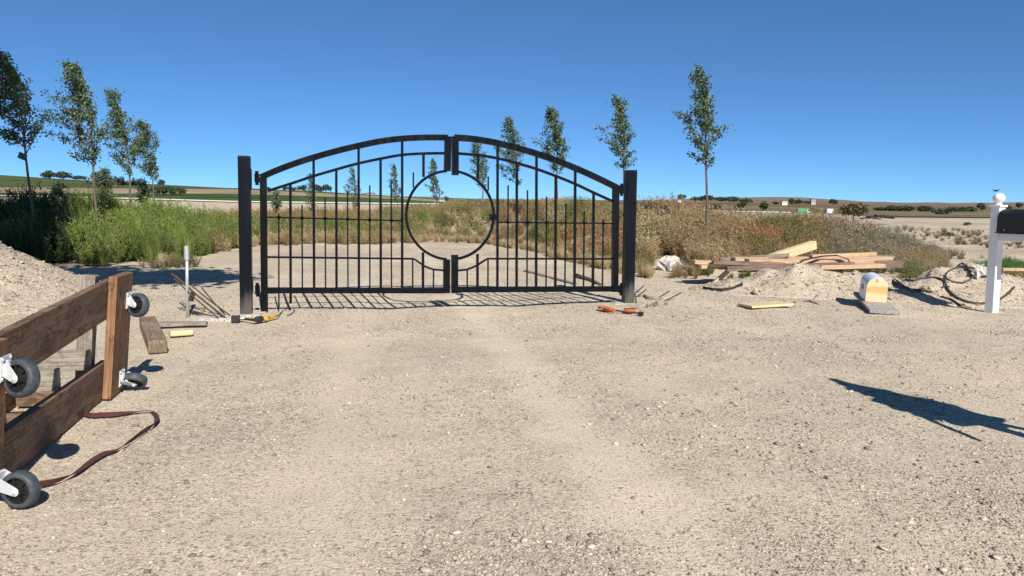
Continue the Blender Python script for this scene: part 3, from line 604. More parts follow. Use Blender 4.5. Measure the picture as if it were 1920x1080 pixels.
ftl=[ # px,top,bot,hw,d,label,group
 (92,318,335,15,545,'left of two dark rounded trees on the green hilltop at far left','trees on the left hill'),
 (118,320,336,18,545,'right of two dark rounded trees on the green hilltop at far left','trees on the left hill'),
 (148,329,338,14,545,'low olive tree trailing right of the rounded pair on the left hill','trees on the left hill'),
 (184,319,343,17,430,'tree on the left hill behind the trunk of the second young tree','trees on the left hill'),
 (225,329,352,20,420,'wide far tree between the second and third young trees','trees on the left hill'),
 (255,331,354,16,430,'far tree behind the trunk of the third young tree','trees on the left hill'),
 (303,336,348,7,470,'small far tree on the ridge just right of the compact upright tree','trees on the left hill'),
 (290,349,366,16,205,'bushy far tree at the left end of the low thicket on the tan field','low thicket on the tan field'),
 (312,348,366,18,205,'bushy far tree in the middle of the low thicket on the tan field','low thicket on the tan field'),
 (336,350,366,13,205,'bushy far tree at the right end of the low thicket on the tan field','low thicket on the tan field'),
 (118,341,356,8,330,'lone small tree on the green slope behind the left weeds','trees on the left hill'),
 (500,349,357,7,460,'small farm tree just right of the left hinge stile','farmstead trees behind the left gate leaf'),
 (537,348,358,8,460,'small farm tree left of the tree group at the farmstead','farmstead trees behind the left gate leaf'),
 (555,349,360,9,450,'leftmost rounded tree beside the pale farm shed','farmstead trees behind the left gate leaf'),
 (568,345,360,9,450,'tall tree behind the pale farm shed','farmstead trees behind the left gate leaf'),
 (593,345,361,10,450,'dark tree in the middle of the farmstead group','farmstead trees behind the left gate leaf'),
 (611,344,362,12,440,'largest dark rounded tree at the right end of the farmstead','farmstead trees behind the left gate leaf'),
 (836,367,380,8,330,'dark shrub tree right of the far white building in the ring','trees beyond the gate ring'),
 (1281,363,376,11,520,'leftmost and tallest rounded tree of the far grove right of the gate','far grove on the brown slope'),
 (1302,368,377,10,520,'second tree of the far grove, beside the tall young tree trunk on its left','far grove on the brown slope'),
 (1325,365,378,16,520,'wide far grove tree behind the bare trunk of the tall young tree','far grove on the brown slope'),
 (1352,369,378,14,530,'long low grove tree right of the bare trunk','far grove on the brown slope'),
 (1375,368,379,15,530,'dark middle tree of the far grove right of the bare trunk','far grove on the brown slope'),
 (1398,371,381,13,530,'right end tree of the far grove on the brown slope','far grove on the brown slope'),
 (1320,384,396,9,148,'far shrub left of a pair below the grove','shrubs on the brown slope'),
 (1340,380,395,11,148,'far shrub right of a pair below the grove','shrubs on the brown slope'),
 (1385,381,397,9,148,'dark far shrub standing on the canal bank line below the grove end','shrubs on the brown slope'),
 (1393,377,390,5,148,'thin far tree just above the dark shrub below the grove','shrubs on the brown slope'),
 (1431,375,397,9,148,'tall dark far tree between the grove and the white trailer','shrubs on the brown slope'),
 (1455,377,384,7,400,'small far tree left of the white trailer','trees near the far buildings'),
 (1484,371,384,6,400,'pointed dark tree right of the white trailer','trees near the far buildings'),
 (1497,373,384,9,400,'round far tree between the white trailer and the grey tower','trees near the far buildings'),
 (1515,376,383,8,400,'low far tree touching the left side of the grey tower','trees near the far buildings'),
 (1562,372,385,8,380,'dark rounded tree on the slope right of the grey tower','trees near the far buildings'),
 (1700,386,396,14,330,'wide green tree at the left of the far creek belt','tree belt along the far creek'),
 (1672,387,396,14,340,'low green tree at the left end of the far creek belt','tree belt along the far creek'),
 (1652,389,396,10,345,'small shrub like tree starting the far creek belt','tree belt along the far creek'),
 (1733,386,398,14,330,'dark green tree left of centre in the far creek belt','tree belt along the far creek'),
 (1762,391,406,14,170,'bright green low tree standing in front of the far creek belt','tree belt along the far creek'),
 (1785,388,401,15,320,'green tree right of centre in the far creek belt','tree belt along the far creek'),
 (1815,388,400,13,320,'green tree at the right end of the far creek belt','tree belt along the far creek'),
 (1840,379,394,7,330,'round dark tree on the brown ridge left of the mailbox post finial','trees on the right ridge'),
 (1892,384,393,6,330,'small dark tree just right of the white post finial above the black mailbox','trees on the right ridge'),
 (1910,378,390,9,420,'larger dark ridge tree at the right edge above the black mailbox','trees on the right ridge')]
for i,(a,b,c,e,f_,l,g) in enumerate(ftl): far_tree(a,b,c,e,f_,l,300+i,g,n=700)
for i,(a,b,c,e,f_,l) in enumerate([(1815,416,424,8,55,'dark round shrub alone on the pale field left of the mailbox post'),(1775,434,446,14,40,'low olive shrub in the middle of the pale field'),(1730,440,452,10,38,'low brown shrub left of the olive shrub on the pale field'),(1600,376,410,26,40,'tall olive bush rising above the dry brush left of the black debris'),(1530,388,400,12,75,'bare brown bush between the green truck and the white box truck')]):
    far_tree(a,b,c,e,f_,l,500+i,'shrubs on the open field','shrub',cols=np.array([OL,(.12,.10,.06),(.09,.10,.04)]) if i!=4 else np.array([BR,GRY]),n=900)
# assumed tree, added unseen left of the frame to shade the left thicket
def big_tree(x,y,z0,h,rx,ry,label,seed,n=9000):
    r=np.random.default_rng(seed); ev=thing('assumed_shade_tree',label,'tree',(x,y,0)); mb=MB()
    mb.tube([(x,y,-.1),(x+.05,y,z0*.5),(x-.1,y,z0),(x,y,h*.85)],[.28,.22,.17,.03],10)
    C=[]
    for k in range(34):
        a=k*2.4; u=(k+.5)/34; rr=r.uniform(.35,.85); zz=z0+(h-z0)*u; up=min(1,max(0,(u-.12)/.15)); e=(x+(math.cos(a)*rr*rx)*(1-.55*up)-2.2*up,y+math.sin(a)*rr*ry,zz)
        mb.tube([(x,y,z0*.7+(zz-z0)*.6),e],[.08,.02],6); C.append((*e,r.uniform(.8,1.3)))
    limb=[(x,y,z0*.8),(x+1.5,y,z0+.1),(x+2.9,y-.1,z0+.35),(x+4.0,y-.2,z0+.5)]; mb.tube(limb,[.12,.09,.06,.02],7)
    for q in range(9): C.append((x+1.3+q*.32,y-.1+r.normal()*.25,z0+.25+.25*r.random()+(.7 if q%3==0 else 0),.62))
    C=np.array(C); k=r.integers(0,len(C),n); P=C[k,:3]+r.normal(0,.5,(n,3))*C[k,3:4]*np.array([1.1,.75,.9])
    obj('trunk',mb,M_bark,ev,smooth=True); Q,c=leaves(P,.24,TG,r); npmesh('crown',Q,np.arange(len(Q)).reshape(-1,4),M_leaf,c,parent=ev)
big_tree(-7.0,7.4,5.3,15,2.9,1.7,'assumed leafy tree added unseen outside the view at left to shade the green weeds',71,20000)
# ---------------------------------------------------------------- gate
YL,YR=9.75,10.9
A=at(494.5,545,YL); B=at(1153.5,545,YR); A.z=0; B.z=0; GD=(B-A).normalized(); GN=Vector((GD.y,-GD.x,0))     # GN faces the camera
def gq(px,py,off=0):
    r=ray(px,py); t=(A-C0).dot(GN)/r.dot(GN); return C0+r*t+GN*off
def smooth_path(pts,k=6):
    P=[pts[0]]+list(pts)+[pts[-1]]; out=[]
    for i in range(1,len(P)-2):
        a,b,c,d=P[i-1],P[i],P[i+1],P[i+2]
        for s in range(k):
            t=s/k; out.append(tuple(.5*((2*b[j])+(-a[j]+c[j])*t+(2*a[j]-5*b[j]+4*c[j]-d[j])*t*t+(-a[j]+3*b[j]-3*c[j]+d[j])*t**3) for j in range(2)))
    out.append(pts[-1]); return out
K=10.3/F
def gsweep(pix,w,h,off=0,sm=True): return MB().sweep([gq(*p,off) for p in (smooth_path(pix) if sm else pix)],w,h,GN)
def vbar(x0,y0,x1,y1,w,off=0):
    a=gq(x0,y0,off); b=gq(x1,y1,off); return MB().bar(a,b,w,w,GN)
rc=gq(844.6,404); RR=(gq(844.6,318.5)-gq(844.6,489.3)).length/2-.018
def ring(a0,a1,n=40):
    up=Vector((0,0,1)); return MB().sweep([rc+GD*(RR*math.cos(a0+(a1-a0)*k/n))+up*(RR*math.sin(a0+(a1-a0)*k/n)) for k in range(n+1)],.036,.036,GN)
def collar(p,s=.034):
    b=MB(); p=Vector(p); Z=Vector((0,0,1)); vs=[p+GD*s,p+Z*s*1.1,p-GD*s,p-Z*s*1.1,p+GN*s*.8,p-GN*s*.8]; b.add(vs,[(0,1,4),(1,2,4),(2,3,4),(3,0,4),(1,0,5),(2,1,5),(3,2,5),(0,3,5)]); return b
def leaf_gate(side):
    Lf=side=='L'
    org=gq(494.5,584) if Lf else gq(1153.5,545); org.z=0
    e=thing('swing_gate','left leaf of the black metal swing gate, hinged on the left post' if Lf else 'right leaf of the black swing gate with the small latch plate on its half ring','gate',org,'pair of arched gate leaves')
    if Lf:
        arch=[(489,332.5),(520,319),(552,307),(584,296.5),(628,284),(671.6,273.5),(713,265),(754,260),(795,258),(839.5,258)]
        inner=[(502,358),(544.5,344.6),(587,330.5),(630.5,317.7),(671.6,306.5),(713.5,297.6),(754,290.5),(793.6,288),(834,287.3)]
        obj('arch_rail',gsweep(arch,.078,.05),M_black,e); obj('inner_arch',gsweep(inner,.036,.036),M_black,e)
        obj('hinge_stile',vbar(493.8,332,496.2,585,.084),M_black,e)
        obj('meeting_stile',vbar(839.5,256,838.5,321,.088,.003),M_black,e); obj('meeting_stile',vbar(837.3,486.5,837,549,.088,.003),M_black,e)
        obj('bottom_rail',MB().bar(gq(495,544.3),gq(834,544.8),.076,.05,GN),M_black,e)
        obj('ring',ring(math.radians(95),math.radians(265)),M_black,e)
        obj('middle_rail',gsweep([(500,407),(754,414)],.02,.02,0,False),M_black,e)
        obj('lower_rail',gsweep([(500,482),(775.6,485.2),(784,490.5),(793.6,497.9),(803,502),(811.7,505),(832,507)],.026,.026,0,False),M_black,e)
        tall=[(544.5,545,344.6,569),(588,589,297,540),(630.5,631,317.7,540),(672.3,673,274,540),(713.5,714,297.6,540),(754,754,260,540)]
        thin=[(522.7,523,400,577),(566.2,567,384.5,540),(609.5,610.5,370,540),(651.4,652.5,358.9,540),(693.3,693.5,347.3,540),(733.4,734,339.4,540)]
        short=[(794,794,288,332,.034),(775,775,323,352,.02),(793,793,473,540,.034),(773.8,773.8,485,540,.02),(813,812.5,505,540,.02)]
        my=lambda x: 407+(x-502)/252*7
        hs=[(482,334),(483,543)]
    else:
        arch=[(852,258),(880,260),(906,263.5),(933,268.5),(969,277.5),(1005,288),(1042,301),(1079,315.5),(1115,331.5),(1153,350),(1160,353.5)]
        inner=[(858,287.8),(896,291),(933,297),(969,306),(1006,317),(1042.5,330.4),(1078.6,345),(1113,361.3),(1150,378)]
        obj('arch_rail',gsweep(arch,.086,.05),M_black,e); obj('inner_arch',gsweep(inner,.038,.036),M_black,e)
        obj('hinge_stile',vbar(1154.5,351,1152.5,547,.084),M_black,e)
        obj('meeting_stile',vbar(853.2,256,853.2,328.6,.09,.003),M_black,e); obj('meeting_stile',vbar(852.3,478,852.2,549,.09,.003),M_black,e)
        obj('bottom_rail',MB().bar(gq(856,543),gq(1163,541.5),.078,.05,GN),M_black,e)
        obj('ring',ring(math.radians(85),math.radians(-85)),M_black,e)
        obj('middle_rail',gsweep([(933,416.7),(1150,419)],.02,.02,0,False),M_black,e)
        obj('lower_rail',gsweep([(857,507.4),(875,505.5),(886,501.5),(896,496.5),(905,490.5),(914,485),(1150,485.3)],.026,.026,0,False),M_black,e)
        tall=[(933,932.5,268,540),(969,968.5,306,540),(1006,1005,288,540),(1042,1041,330.4,540),(1078.6,1077,315,540),(1113,1111.5,361.3,540)]
        thin=[(952.8,951.5,347.4,540),(989,988,356.4,540),(1024.8,1023.7,369,540),(1061,1059,381.7,540),(1095.4,1094,396,540),(1131,1129.5,411,540)]
        short=[(896,896,291,336,.034),(915.4,915.4,331,358,.02),(895.2,895.2,476,540,.034),(915,914.8,485,540,.02),(876,876,505.5,540,.02)]
        my=lambda x: 416.7+(x-933)/215*2.3
        obj('latch_plate',MB().box(gq(925,407,.012),(.058,.03,.04),GD,GN,(0,0,1)),M_black,e)
        hs=[(1164.5,356),(1163.5,542)]
    for (x0,x1,y0,y1) in tall: obj('bar',vbar(x0,y0,x1,y1,.033),M_black,e)
    for (x0,x1,y0,y1) in thin:
        b=obj('picket',vbar(x0,y0,x1,y1,.019),M_black,e); ym=my(x0); xm=x0+(x1-x0)*(ym-y0)/(y1-y0); obj('collar',collar(gq(xm,ym)),M_black,b)
    for (x0,x1,y0,y1,w) in short: obj('bar' if w>.03 else 'picket',vbar(x0,y0,x1,y1,w),M_black,e)
    for (x,y) in hs:
        c=gq(x,y); hb=MB().box(c,(.03,.035,.055),GD,GN,(0,0,1)); hb.tube([c+GN*.02+Vector((0,0,-.09)),c+GN*.02+Vector((0,0,.09))],.022,12)
        h=obj('hinge',hb,M_black,e)
        for s in(-1,1): obj('bolt',MB().tube([c+GN*.036+GD*(.0)+Vector((0,0,.04*s)),c+GN*.048+Vector((0,0,.04*s))],.008,6),M_black,h)
    return e
leaf_gate('L'); leaf_gate('R')
def gpost(top,bot,wd,label,dep):
    yb=bot[2]; b=at(bot[0],bot[1],yb); t=at(top[0],top[1],yb); zb=b.z; b=b+(b-t)*(.1/(t.z-b.z)) if False else b
    e=thing('gate_post',label,'gate post',(b.x,b.y,b.z),'steel posts carrying the gate leaves')
    ax=(t-b).normalized(); X=(GD-ax*GD.dot(ax)).normalized(); Yv=ax.cross(X)
    l=(t-b).length; o=obj('post',MB().box((b+t)/2-ax*.05,(wd/2,dep/2,l/2+.05),X,Yv,ax),M_post,e,bev=.006)
    obj('cap',MB().box(t+ax*.004,(wd/2-.004,dep/2-.004,.006),X,Yv,ax),M_post,e)
    return e,b,t,X,Yv,ax
e,b,t,X,Yv,ax=gpost((458,294),(462.5,597,9.52),.145,'black steel gate post on the left, beside the leaning rebar rods',.15)
sgn=1
obj('hinge_plate',MB().box(b+X*.077+ax*(.43),(.006,.05,.10),X,Yv,ax),M_post,e); obj('hinge_plate',MB().box(b+X*.077+ax*(1.78),(.006,.05,.13),X,Yv,ax),M_post,e)
def slab(cx,cy,w,d,h,seed):
    r=random.Random(seed); n=16; top=[]; 
    for k in range(n):
        a=2*math.pi*k/n; rr=r.uniform(.82,1.1)*(abs(math.cos(a))**6+abs(math.sin(a))**6)**(-1/6); top.append(Vector((cx+math.cos(a)*w/2*rr,cy+math.sin(a)*d/2*rr,-.05)))
    return MB().prism(top,(0,0,h+.05))
obj('footing',slab(b.x+.02,b.y+.06,.40,.34,.025,3),M_conc,e)
e,b,t,X,Yv,ax=gpost((1182.5,320.5),(1177,571,11.05),.15,'black steel gate post on the right, beside the dry brush',.15)
obj('hinge_plate',MB().box(b-X*.08+ax*(.23),(.006,.05,.10),X,Yv,ax),M_post,e); obj('hinge_plate',MB().box(b-X*.08+ax*(1.67),(.006,.05,.13),X,Yv,ax),M_post,e)
obj('footing',slab(b.x+.08,b.y,.62,.4,.02,5),M_conc,e)
fl=slab(gp(408,600).x,gp(408,600).y+.05,.62,.22,.03,9); tag(obj('concrete_slab',fl,M_conc,loc=gp(408,600)),'small pale concrete slab left of the left gate post under the rebar ends','concrete slab')
# ---------------------------------------------------------------- stake, rebar, clamp, tools
e=thing('pipe_stake','grey metal pipe stake standing in the ground in front of the green weeds','stake',gp(352,591))
b=gp(352,592); t=at(349.5,461,b.y); m_=at(350.5,487,b.y); obj('pipe',MB().tube([b-Vector((0,0,.1)),b.lerp(t,.5),m_],[.022,.02,.02],12),M_galv,e,smooth=True); obj('sleeve',MB().tube([m_,t],.03,12),M_galv,e,smooth=False)
obj('bracket',MB().box(at(360,556,b.y-.03),(.025,.02,.06),(.95,0,-.3),(0,1,0),(.3,0,.95)),M_dark,e)
rods=[((322,513),.55,(423,596),'thick rebar rod leaning highest behind the pipe stake'),((330,517),.50,(418,594),'rebar rod just under the highest leaning rod'),((326,522),.40,(410,597),'lowest long rebar rod crossing the pipe stake near its bracket'),((378,539),.45,(422,590),'short steep rebar rod between the stake and the left post'),((355,532),.42,(432,592),'thin rebar rod ending nearest the left gate post')]
for i,(p0,z,p1,l) in enumerate(rods):
    q=gp(*p1,z=.03); a=at(*p0,q.y+.55); mb=MB().tube([q,q.lerp(a,.5)+Vector((0,0,-.012)),a],.009 if i else .012,7); tag(obj('rebar_rod',mb,M_rust,loc=q),l,'rebar','rebar rods leaning left of the gate')
for i,(p0,p1,l) in enumerate([((1207,536),(1186,550),'upper of two short rebar stubs sticking up right of the right post'),((1212,543),(1187,558),'lower of two short rebar stubs sticking up right of the right post'),((1190,548),(1194,569),'upright thin rebar stub touching the right gate post base'),((1255,546),(1222,562),'left of two rebar pieces leaning over the dirt right of the right post'),((1277,549),(1238,565),'right of two rebar pieces leaning over the dirt right of the right post')]):
    q=hit(*p1); a=at(*p0,q.y+.15); tag(obj('rebar_stub',MB().tube([q-Vector((0,0,.03)),a],.011,7),M_rust,loc=q),l,'rebar','rebar stubs right of the gate')
# twisted wire scraps
q=[hit(x,y,.03) for x,y in ((340,567),(352,572),(368,577),(384,580),(376,588),(360,582),(388,590),(402,592))]
tag(obj('wire_scrap',MB().tube(q,.006,5),M_rust,loc=q[0]),'tangled rusty wire on the ground right of the pipe stake','wire')
q=[hit(x,y,.02) for x,y in ((336,567),(345,573),(352,580),(364,587),(378,592),(392,596))]
tag(obj('wire_scrap',MB().tube(q,.006,5),M_rust,loc=q[0]),'long rusty wire lying from the stake toward the concrete slab','wire')
# yellow tool with black head and cord
p=gp(500,598,.03); e=thing('power_tool','yellow and black power tool with a cord at the left gate post foot','power tool',(p.x,p.y,0))
a=gp(489,598,.045); b=gp(521,592,.04); mb=MB().tube([a,a.lerp(b,.35),a.lerp(b,.7),b],[.022,.018,.025,.013],12); obj('housing',mb,M_yellow,e,smooth=True)
c=a-(b-a).normalized()*.07; hd=MB().tube([a+(b-a)*.05,c+Vector((0,0,.005)),c-(b-a).normalized()*.05],[.036,.036,.02],12); hd.tube([c-(b-a).normalized()*.04,gp(441,596,.03)],[.016,.012],8); obj('tool_head',hd,M_dark,e)
obj('grip',MB().tube([a.lerp(b,.45)+Vector((0,-.005,.0)),a.lerp(b,.40)+Vector((.0,-.09,-.01))],[.02,.022],10),M_yellow,e,smooth=True)
cd=[b]+[gp(x,y,.012) for x,y in ((530,583),(541,578),(551,578),(552,584),(545,589),(538,591))]; obj('cord',MB().tube(cd,.006,6),M_dark,e)
p=gp(442,597,.05); e=thing('clamp_block','small black clamp at the left foot of the left gate post','clamp',(p.x,p.y,0)); obj('body',MB().box(p,(.05,.03,.035),(.98,.17,0),(-.17,.98,0)),M_dark,e,bev=.006); obj('screw',MB().tube([p+Vector((-.07,0,.0)),p+Vector((.1,.02,0))],.009,8),M_zinc,e)
# orange bar clamp at right post
a=gp(1128,579,.03); b=gp(1202,588,.03); e=thing('bar_clamp','orange bar clamp lying on the gravel at the foot of the right gate post','clamp',(a.x,a.y,0))
obj('bar',MB().bar(a.lerp(b,.05),b,.010,.022),M_rust,e); d_=(b-a).normalized(); n_=Vector((-d_.y,d_.x,0))
o=[a+d_*x*.8+n_*y*.8 for x,y in((-.07,-.02),(.02,-.055),(.20,-.03),(.24,.03),(.10,.05),(-.01,.075),(-.10,.04))]; obj('fixed_jaw',MB().prism(o,(0,0,.035)),M_orange,e,bev=.008)
obj('handle',MB().tube([a+d_*.05-n_*.03,a+d_*.24-n_*.075,a+d_*.28-n_*.08],[.018,.016,.012],8),M_orange,e,smooth=True); o=[a+d_*x+n_*y for x,y in((.38,-.01),(.45,-.01),(.50,.10),(.42,.12),(.32,.09))]; obj('sliding_jaw',MB().prism(o,(0,0,.03)),M_orange,e,bev=.006); obj('foot',MB().box(b,(.03,.02,.022),d_,n_),M_dark,e)
o=[gp(x,y,.02) for x,y in((1172,580),(1193,579))]; tag(obj('steel_strip',MB().bar(o[0]+Vector((0,.05,0)),o[1]+Vector((0,.05,0)),.05,.012),M_rust,loc=o[0]),'short dark steel strip lying beside the orange clamp','steel strip')
# ---------------------------------------------------------------- timber frame on casters (left foreground)
b0=gp(14,899); b1=gp(191,752); 
def up_at(px,py,b): return at(px,py,b.y)
t0=up_at(8,620,b0); t1=up_at(209,520,b1)
FDv=(b1-b0); FDv.z=0; FDv.normalize(); FNv=Vector((FDv.y,-FDv.x,0))    # FNv points right, out of the frame toward the drive
cart=thing('wheeled_timber_frame','heavy brown timber frame standing on its side with grey casters, at the left edge','cart',(b0.x,b0.y,0))
Zv=Vector((0,0,1)); h0=t0.z; h1=t1.z
TL=.095
def tl(p): return p+FNv*(p.z*TL)
UPT=(Zv+FNv*TL).normalized(); FNt=(FNv-Zv*TL).normalized()
def vplank(name,bp,h,w,th,m,lean=0,z0=.01):
    return plank(name,tl(bp+Zv*z0),tl(bp+Zv*h),w,th,m,cart,up=FDv,bev=.004)
WP=.42; PT=.058
# posts: narrow edge faces the camera, wide face looks right
pr=b1+FNv*.029+FDv*.21; pl=b0+FNv*.029-FDv*.43
vplank('post',pr,h1,PT,WP,M_wred); vplank('post',pl,h0,PT,WP,M_wred)
def lboard(name,za0,za1,zb0,zb1,off,m,s=0,e_=0,th=.045):
    a=b0+FNv*off+FDv*s; b=b1+FNv*off-FDv*e_; a=a+Zv*((za0+za1)/2); b=b+Zv*((zb0+zb1)/2); return plank(name,tl(a),tl(b),th,((za1-za0)+(zb1-zb0))/2,m,cart,up=UPT,bev=.004)
LEN=(b1-b0).length
lboard('long_plank',h0-.285,h0-.03,h1-.315,h1-.01,-.027,M_wcart,-.55,-.12,.05)
lboard('long_plank',.0,.265,.0,.285,-.027,M_wcart,-.4,-.12,.05)
# second side of the frame, farther left
q=FNv*-.50
lboard('long_plank',.24,.42,.25,.43,-.55,M_wnew,-.3,.05); lboard('long_plank',.01,.15,.01,.16,-.55,M_wred,-.3,.05)
for s_ in (.05,.55,.93):
    c=b0.lerp(b1,s_)-FNv*.27
    plank('cross_member',tl(c-FNv*.24+Zv*.33),tl(c+FNv*.21+Zv*.33),.06,.14,M_wgrey,cart,bev=.004)
    plank('cross_member',tl(c-FNv*.24+Zv*.07),tl(c+FNv*.21+Zv*.07),.06,.10,M_wcart,cart,bev=.004)
vplank('post',b1-FNv*.14+FDv*.06,h1+.01,.10,.10,M_wgrey); vplank('post',b1-FNv*.55+FDv*.02,.5,.06,.09,M_wgrey)
def caster(mount,ctr,axis,R=.092,wd=.05):
    mount=Vector(mount); ctr=Vector(ctr); axis=Vector(axis).normalized(); e=bpy.data.objects.new('caster',None); COL.objects.link(e); e.parent=cart; e.location=mount-cart.location; e.empty_display_size=.05
    obj('mounting_plate',MB().box(mount+FNt*.004,(.004,.055,.062),FNt,FDv,UPT),M_zinc,e,bev=.002)
    for a in(-1,1):
        for b in(-1,1): k=MB(); k.tube([mount+FNt*.006+FDv*.042*a+UPT*.048*b,mount+FNt*.014+FDv*.042*a+UPT*.048*b],.009,6); obj('bolt',k,M_zinc,e)
    obj('swivel',MB().lathe(mount+FNt*.008,FNt,[(.04,0),(.042,.012),(.03,.02),(.025,.026)],20),M_zinc,e,smooth=False)
    st=mount+FNt*.03; al=(ctr-st); L_=al.length; al.normalize(); ac=(axis-al*axis.dot(al)).normalized(); sd=al.cross(ac)
    f=MB(); f.box(st+al*.006,(.008,wd/2+.014,.036),al,ac,sd)
    for s in(-1,1):
        o=st+ac*(s*(wd/2+.009)); ol=[]
        for x,y in((0,-.036),(0,.036),(L_*.5,.030)): ol.append(o+al*x+sd*y)
        for j in range(9):
            a=math.pi/2-math.pi*j/8; ol.append(o+al*(L_+.022*math.cos(a))+sd*(.022*math.sin(a)))
        ol.append(o+al*(L_*.5)-sd*.030); f.prism(ol,ac*.004*s)
    obj('fork',f,M_zinc,e,bev=.0015)
    axis=ac
    w=obj('wheel',MB().lathe(ctr-axis*wd/2,axis,[(.022,0),(.028,.0),(.032,.016),(R*.66,.018),(R*.68,.002),(R*.725,0.0),(R*.725,wd),(R*.68,wd-.002),(R*.66,wd-.018),(.032,wd-.016),(.028,wd),(.022,wd)],36),M_hub,e,smooth=False)
    sp=MB()
    for s in(-1,1):
        for j in range(6):
            a=j*math.pi/3; u=axis.orthogonal().normalized(); v=axis.cross(u); dd=u*math.cos(a)+v*math.sin(a); cc=ctr+axis*(s*(wd/2-.008)); sp.bar(cc+dd*.02,cc+dd*R*.70,.008,.008,axis)
    obj('spokes',sp,M_hub,e)
    obj('tyre',MB().lathe(ctr-axis*wd/2,axis,[(R*.72,-.0005),(R*.80,-.003),(R*.93,0),(R*.985,wd*.14),(R,wd*.35),(R,wd*.65),(R*.985,wd*.86),(R*.93,wd),(R*.80,wd+.003),(R*.72,wd+.0005)],48,False),M_rubber,e,smooth=True)
    bo=MB(); bo.tube([ctr-axis*(wd/2+.024),ctr+axis*(wd/2+.024)],.009,6)
    for s in (-1,1): bo.lathe(ctr+axis*(s*(wd/2+.014)),axis,[(.016,-.003),(.016,.003)],16)
    obj('axle_bolt',bo,M_zinc,e)
FA=Vector((FDv.x,FDv.y,0))
FR=FNv*(PT/2+.0)
def wc(px,py,y): return at(px,py,y)
face_r=pr+FNv*(PT/2+.002); face_l=pl+FNv*(PT/2+.002)
def onface(py,y):   # point of the posts' right face at depth y
    k=(y-b1.y)/(b0.y-b1.y); p=b1.lerp(b0,k)+FNv*(PT+.002); return Vector((p.x,p.y,0))
for (px,py,Yd,ax,R,dz,dy) in ((259,572,5.62,(.10,1,0),.092,.035,-.01),(253,713,5.60,(.55,.8,.22),.088,.03,-.06),(40,709,3.52,(.08,1,0),.094,.045,-.01),(39,930,3.40,(.06,1,0),.089,.05,-.01)):
    c=at(px,py,Yd)
    if py==930: c.z=R+.002
    m=onface(0,Yd+dy); caster(tl(m+Zv*max(.09,c.z+dz)),c,ax,R=R,wd=.055)
# strap
sp_=[(150,770),(169,778),(190,777.5),(213,776),(245,772),(278,769),(290,774),(294,787),(284,800),(269,810),(241,829),(220,840),(199,847),(170,862),(139,884),(110,898),(74,907)]
pts=[gp(*p,z=.02) for p in smooth_path(sp_,4)]; mb=MB(); vs=[];fs=[]
for i,p in enumerate(pts):
    t=(pts[min(i+1,len(pts)-1)]-pts[max(i-1,0)]); t.z=0; t.normalize(); a=.5+.9*math.sin(i*.22); n_=Vector((-t.y,t.x,0))*math.cos(a)+Zv*math.sin(a); p=p+Zv*(.011*abs(math.sin(a))+float(G(p.x,p.y)))
    k=n_.cross(t); vs+=[p-n_*.016-k*.0015,p+n_*.016-k*.0015,p+n_*.016+k*.0015,p-n_*.016+k*.0015]
for i in range(len(pts)-1):
    for k in range(4): a=4*i+k; b=4*i+(k+1)%4; fs.append((a,b,b+4,a+4))
mb.add(vs,fs); tag(obj('ratchet_strap',mb,M_strap,loc=pts[0]),'twisted dark red webbing strap curling over the gravel right of the timber frame','strap')
# ---------------------------------------------------------------- scrap timber left
def onground(px,py,z): p=gp(px,py,z); return p
a=onground(270,598,.06)+Vector((0,.05,0)); b=onground(296,650,.055)
blk=plank('timber_block',a.lerp(b,.15),b,.17,.13,M_wsplit,bev=.012); tag(blk,'short weathered timber block with orange worn patches, lying behind the casters','timber block')
a=onground(297,607,.045); b=onground(388,606,.04); tag(plank('scrap_board',a,b,.13,.035,M_wgrey,bev=.005),'weathered grey scrap board propped on a stone near the left gate post','board','scrap wood near the left gate post')
a=onground(318,625,.04); b=onground(362,622,.04); tag(plank('scrap_board',a,b,.12,.06,M_wpale,bev=.014),'short thick pale wood offcut below the grey scrap board','board','scrap wood near the left gate post')
# ---------------------------------------------------------------- lumber stack right
def pb(px0,py0,y0,px1,py1,y1,w,h,m,label,tw=0):
    return tag(plank('lumber_plank',at(px0,py0,y0),at(px1,py1,y1),w,h*1.5,m,bev=.004,twist=tw),label,'plank','planks in the loose lumber stack')
YB=13.9
pb(1300,491,YB+.1,1560,497,YB+.2,.24,.045,M_wnew,'peach plank reaching farthest left on the lumber stack')
pb(1312,500,YB-.10,1640,503,YB+.0,.20,.042,M_wnew,'lowest long peach plank under the front of the lumber stack, pale left end')
pb(1336,491.5,YB-.33,1470,496,YB-.25,.14,.045,M_wdark,'short grey purple plank with its dark end over the left of the stack')
pb(1362,504,YB-.42,1600,495.5,YB-.30,.12,.055,M_wdark,'long dark brown plank along the front of the lumber stack')
pb(1385,506.5,YB-.22,1690,498,YB-.05,.12,.05,M_wdark,'second dark brown plank just behind and under the front one')
pb(1400,489.5,YB-.12,1633,489.5,YB+.05,.24,.055,M_wnew,'long peach plank on the upper front of the lumber stack')
pb(1375,485.5,YB+.22,1668,484.5,YB+.3,.26,.045,M_wnew,'topmost long pale plank lying across the back of the stack')
pb(1535,501,YB-.32,1655,498,YB-.22,.2,.05,M_wnew,'short peach plank low at the right end of the stack, behind the mound')
pb(1600,493,YB+.05,1690,492,YB+.1,.16,.05,M_wdark,'dark plank end sticking out right of the stack')
pb(1306,497,YB+.42,1500,500,YB+.40,.20,.05,M_wgrey,'weathered grey plank behind and under the left end of the stack')
pb(1345,501,YB+.62,1620,500,YB+.50,.24,.05,M_wdark,'dark plank deep at the back of the lumber stack')
pb(1420,493.5,YB-.20,1590,488,YB+.10,.10,.04,M_wgrey,'thin grey board lying askew across the stack under the black strap')
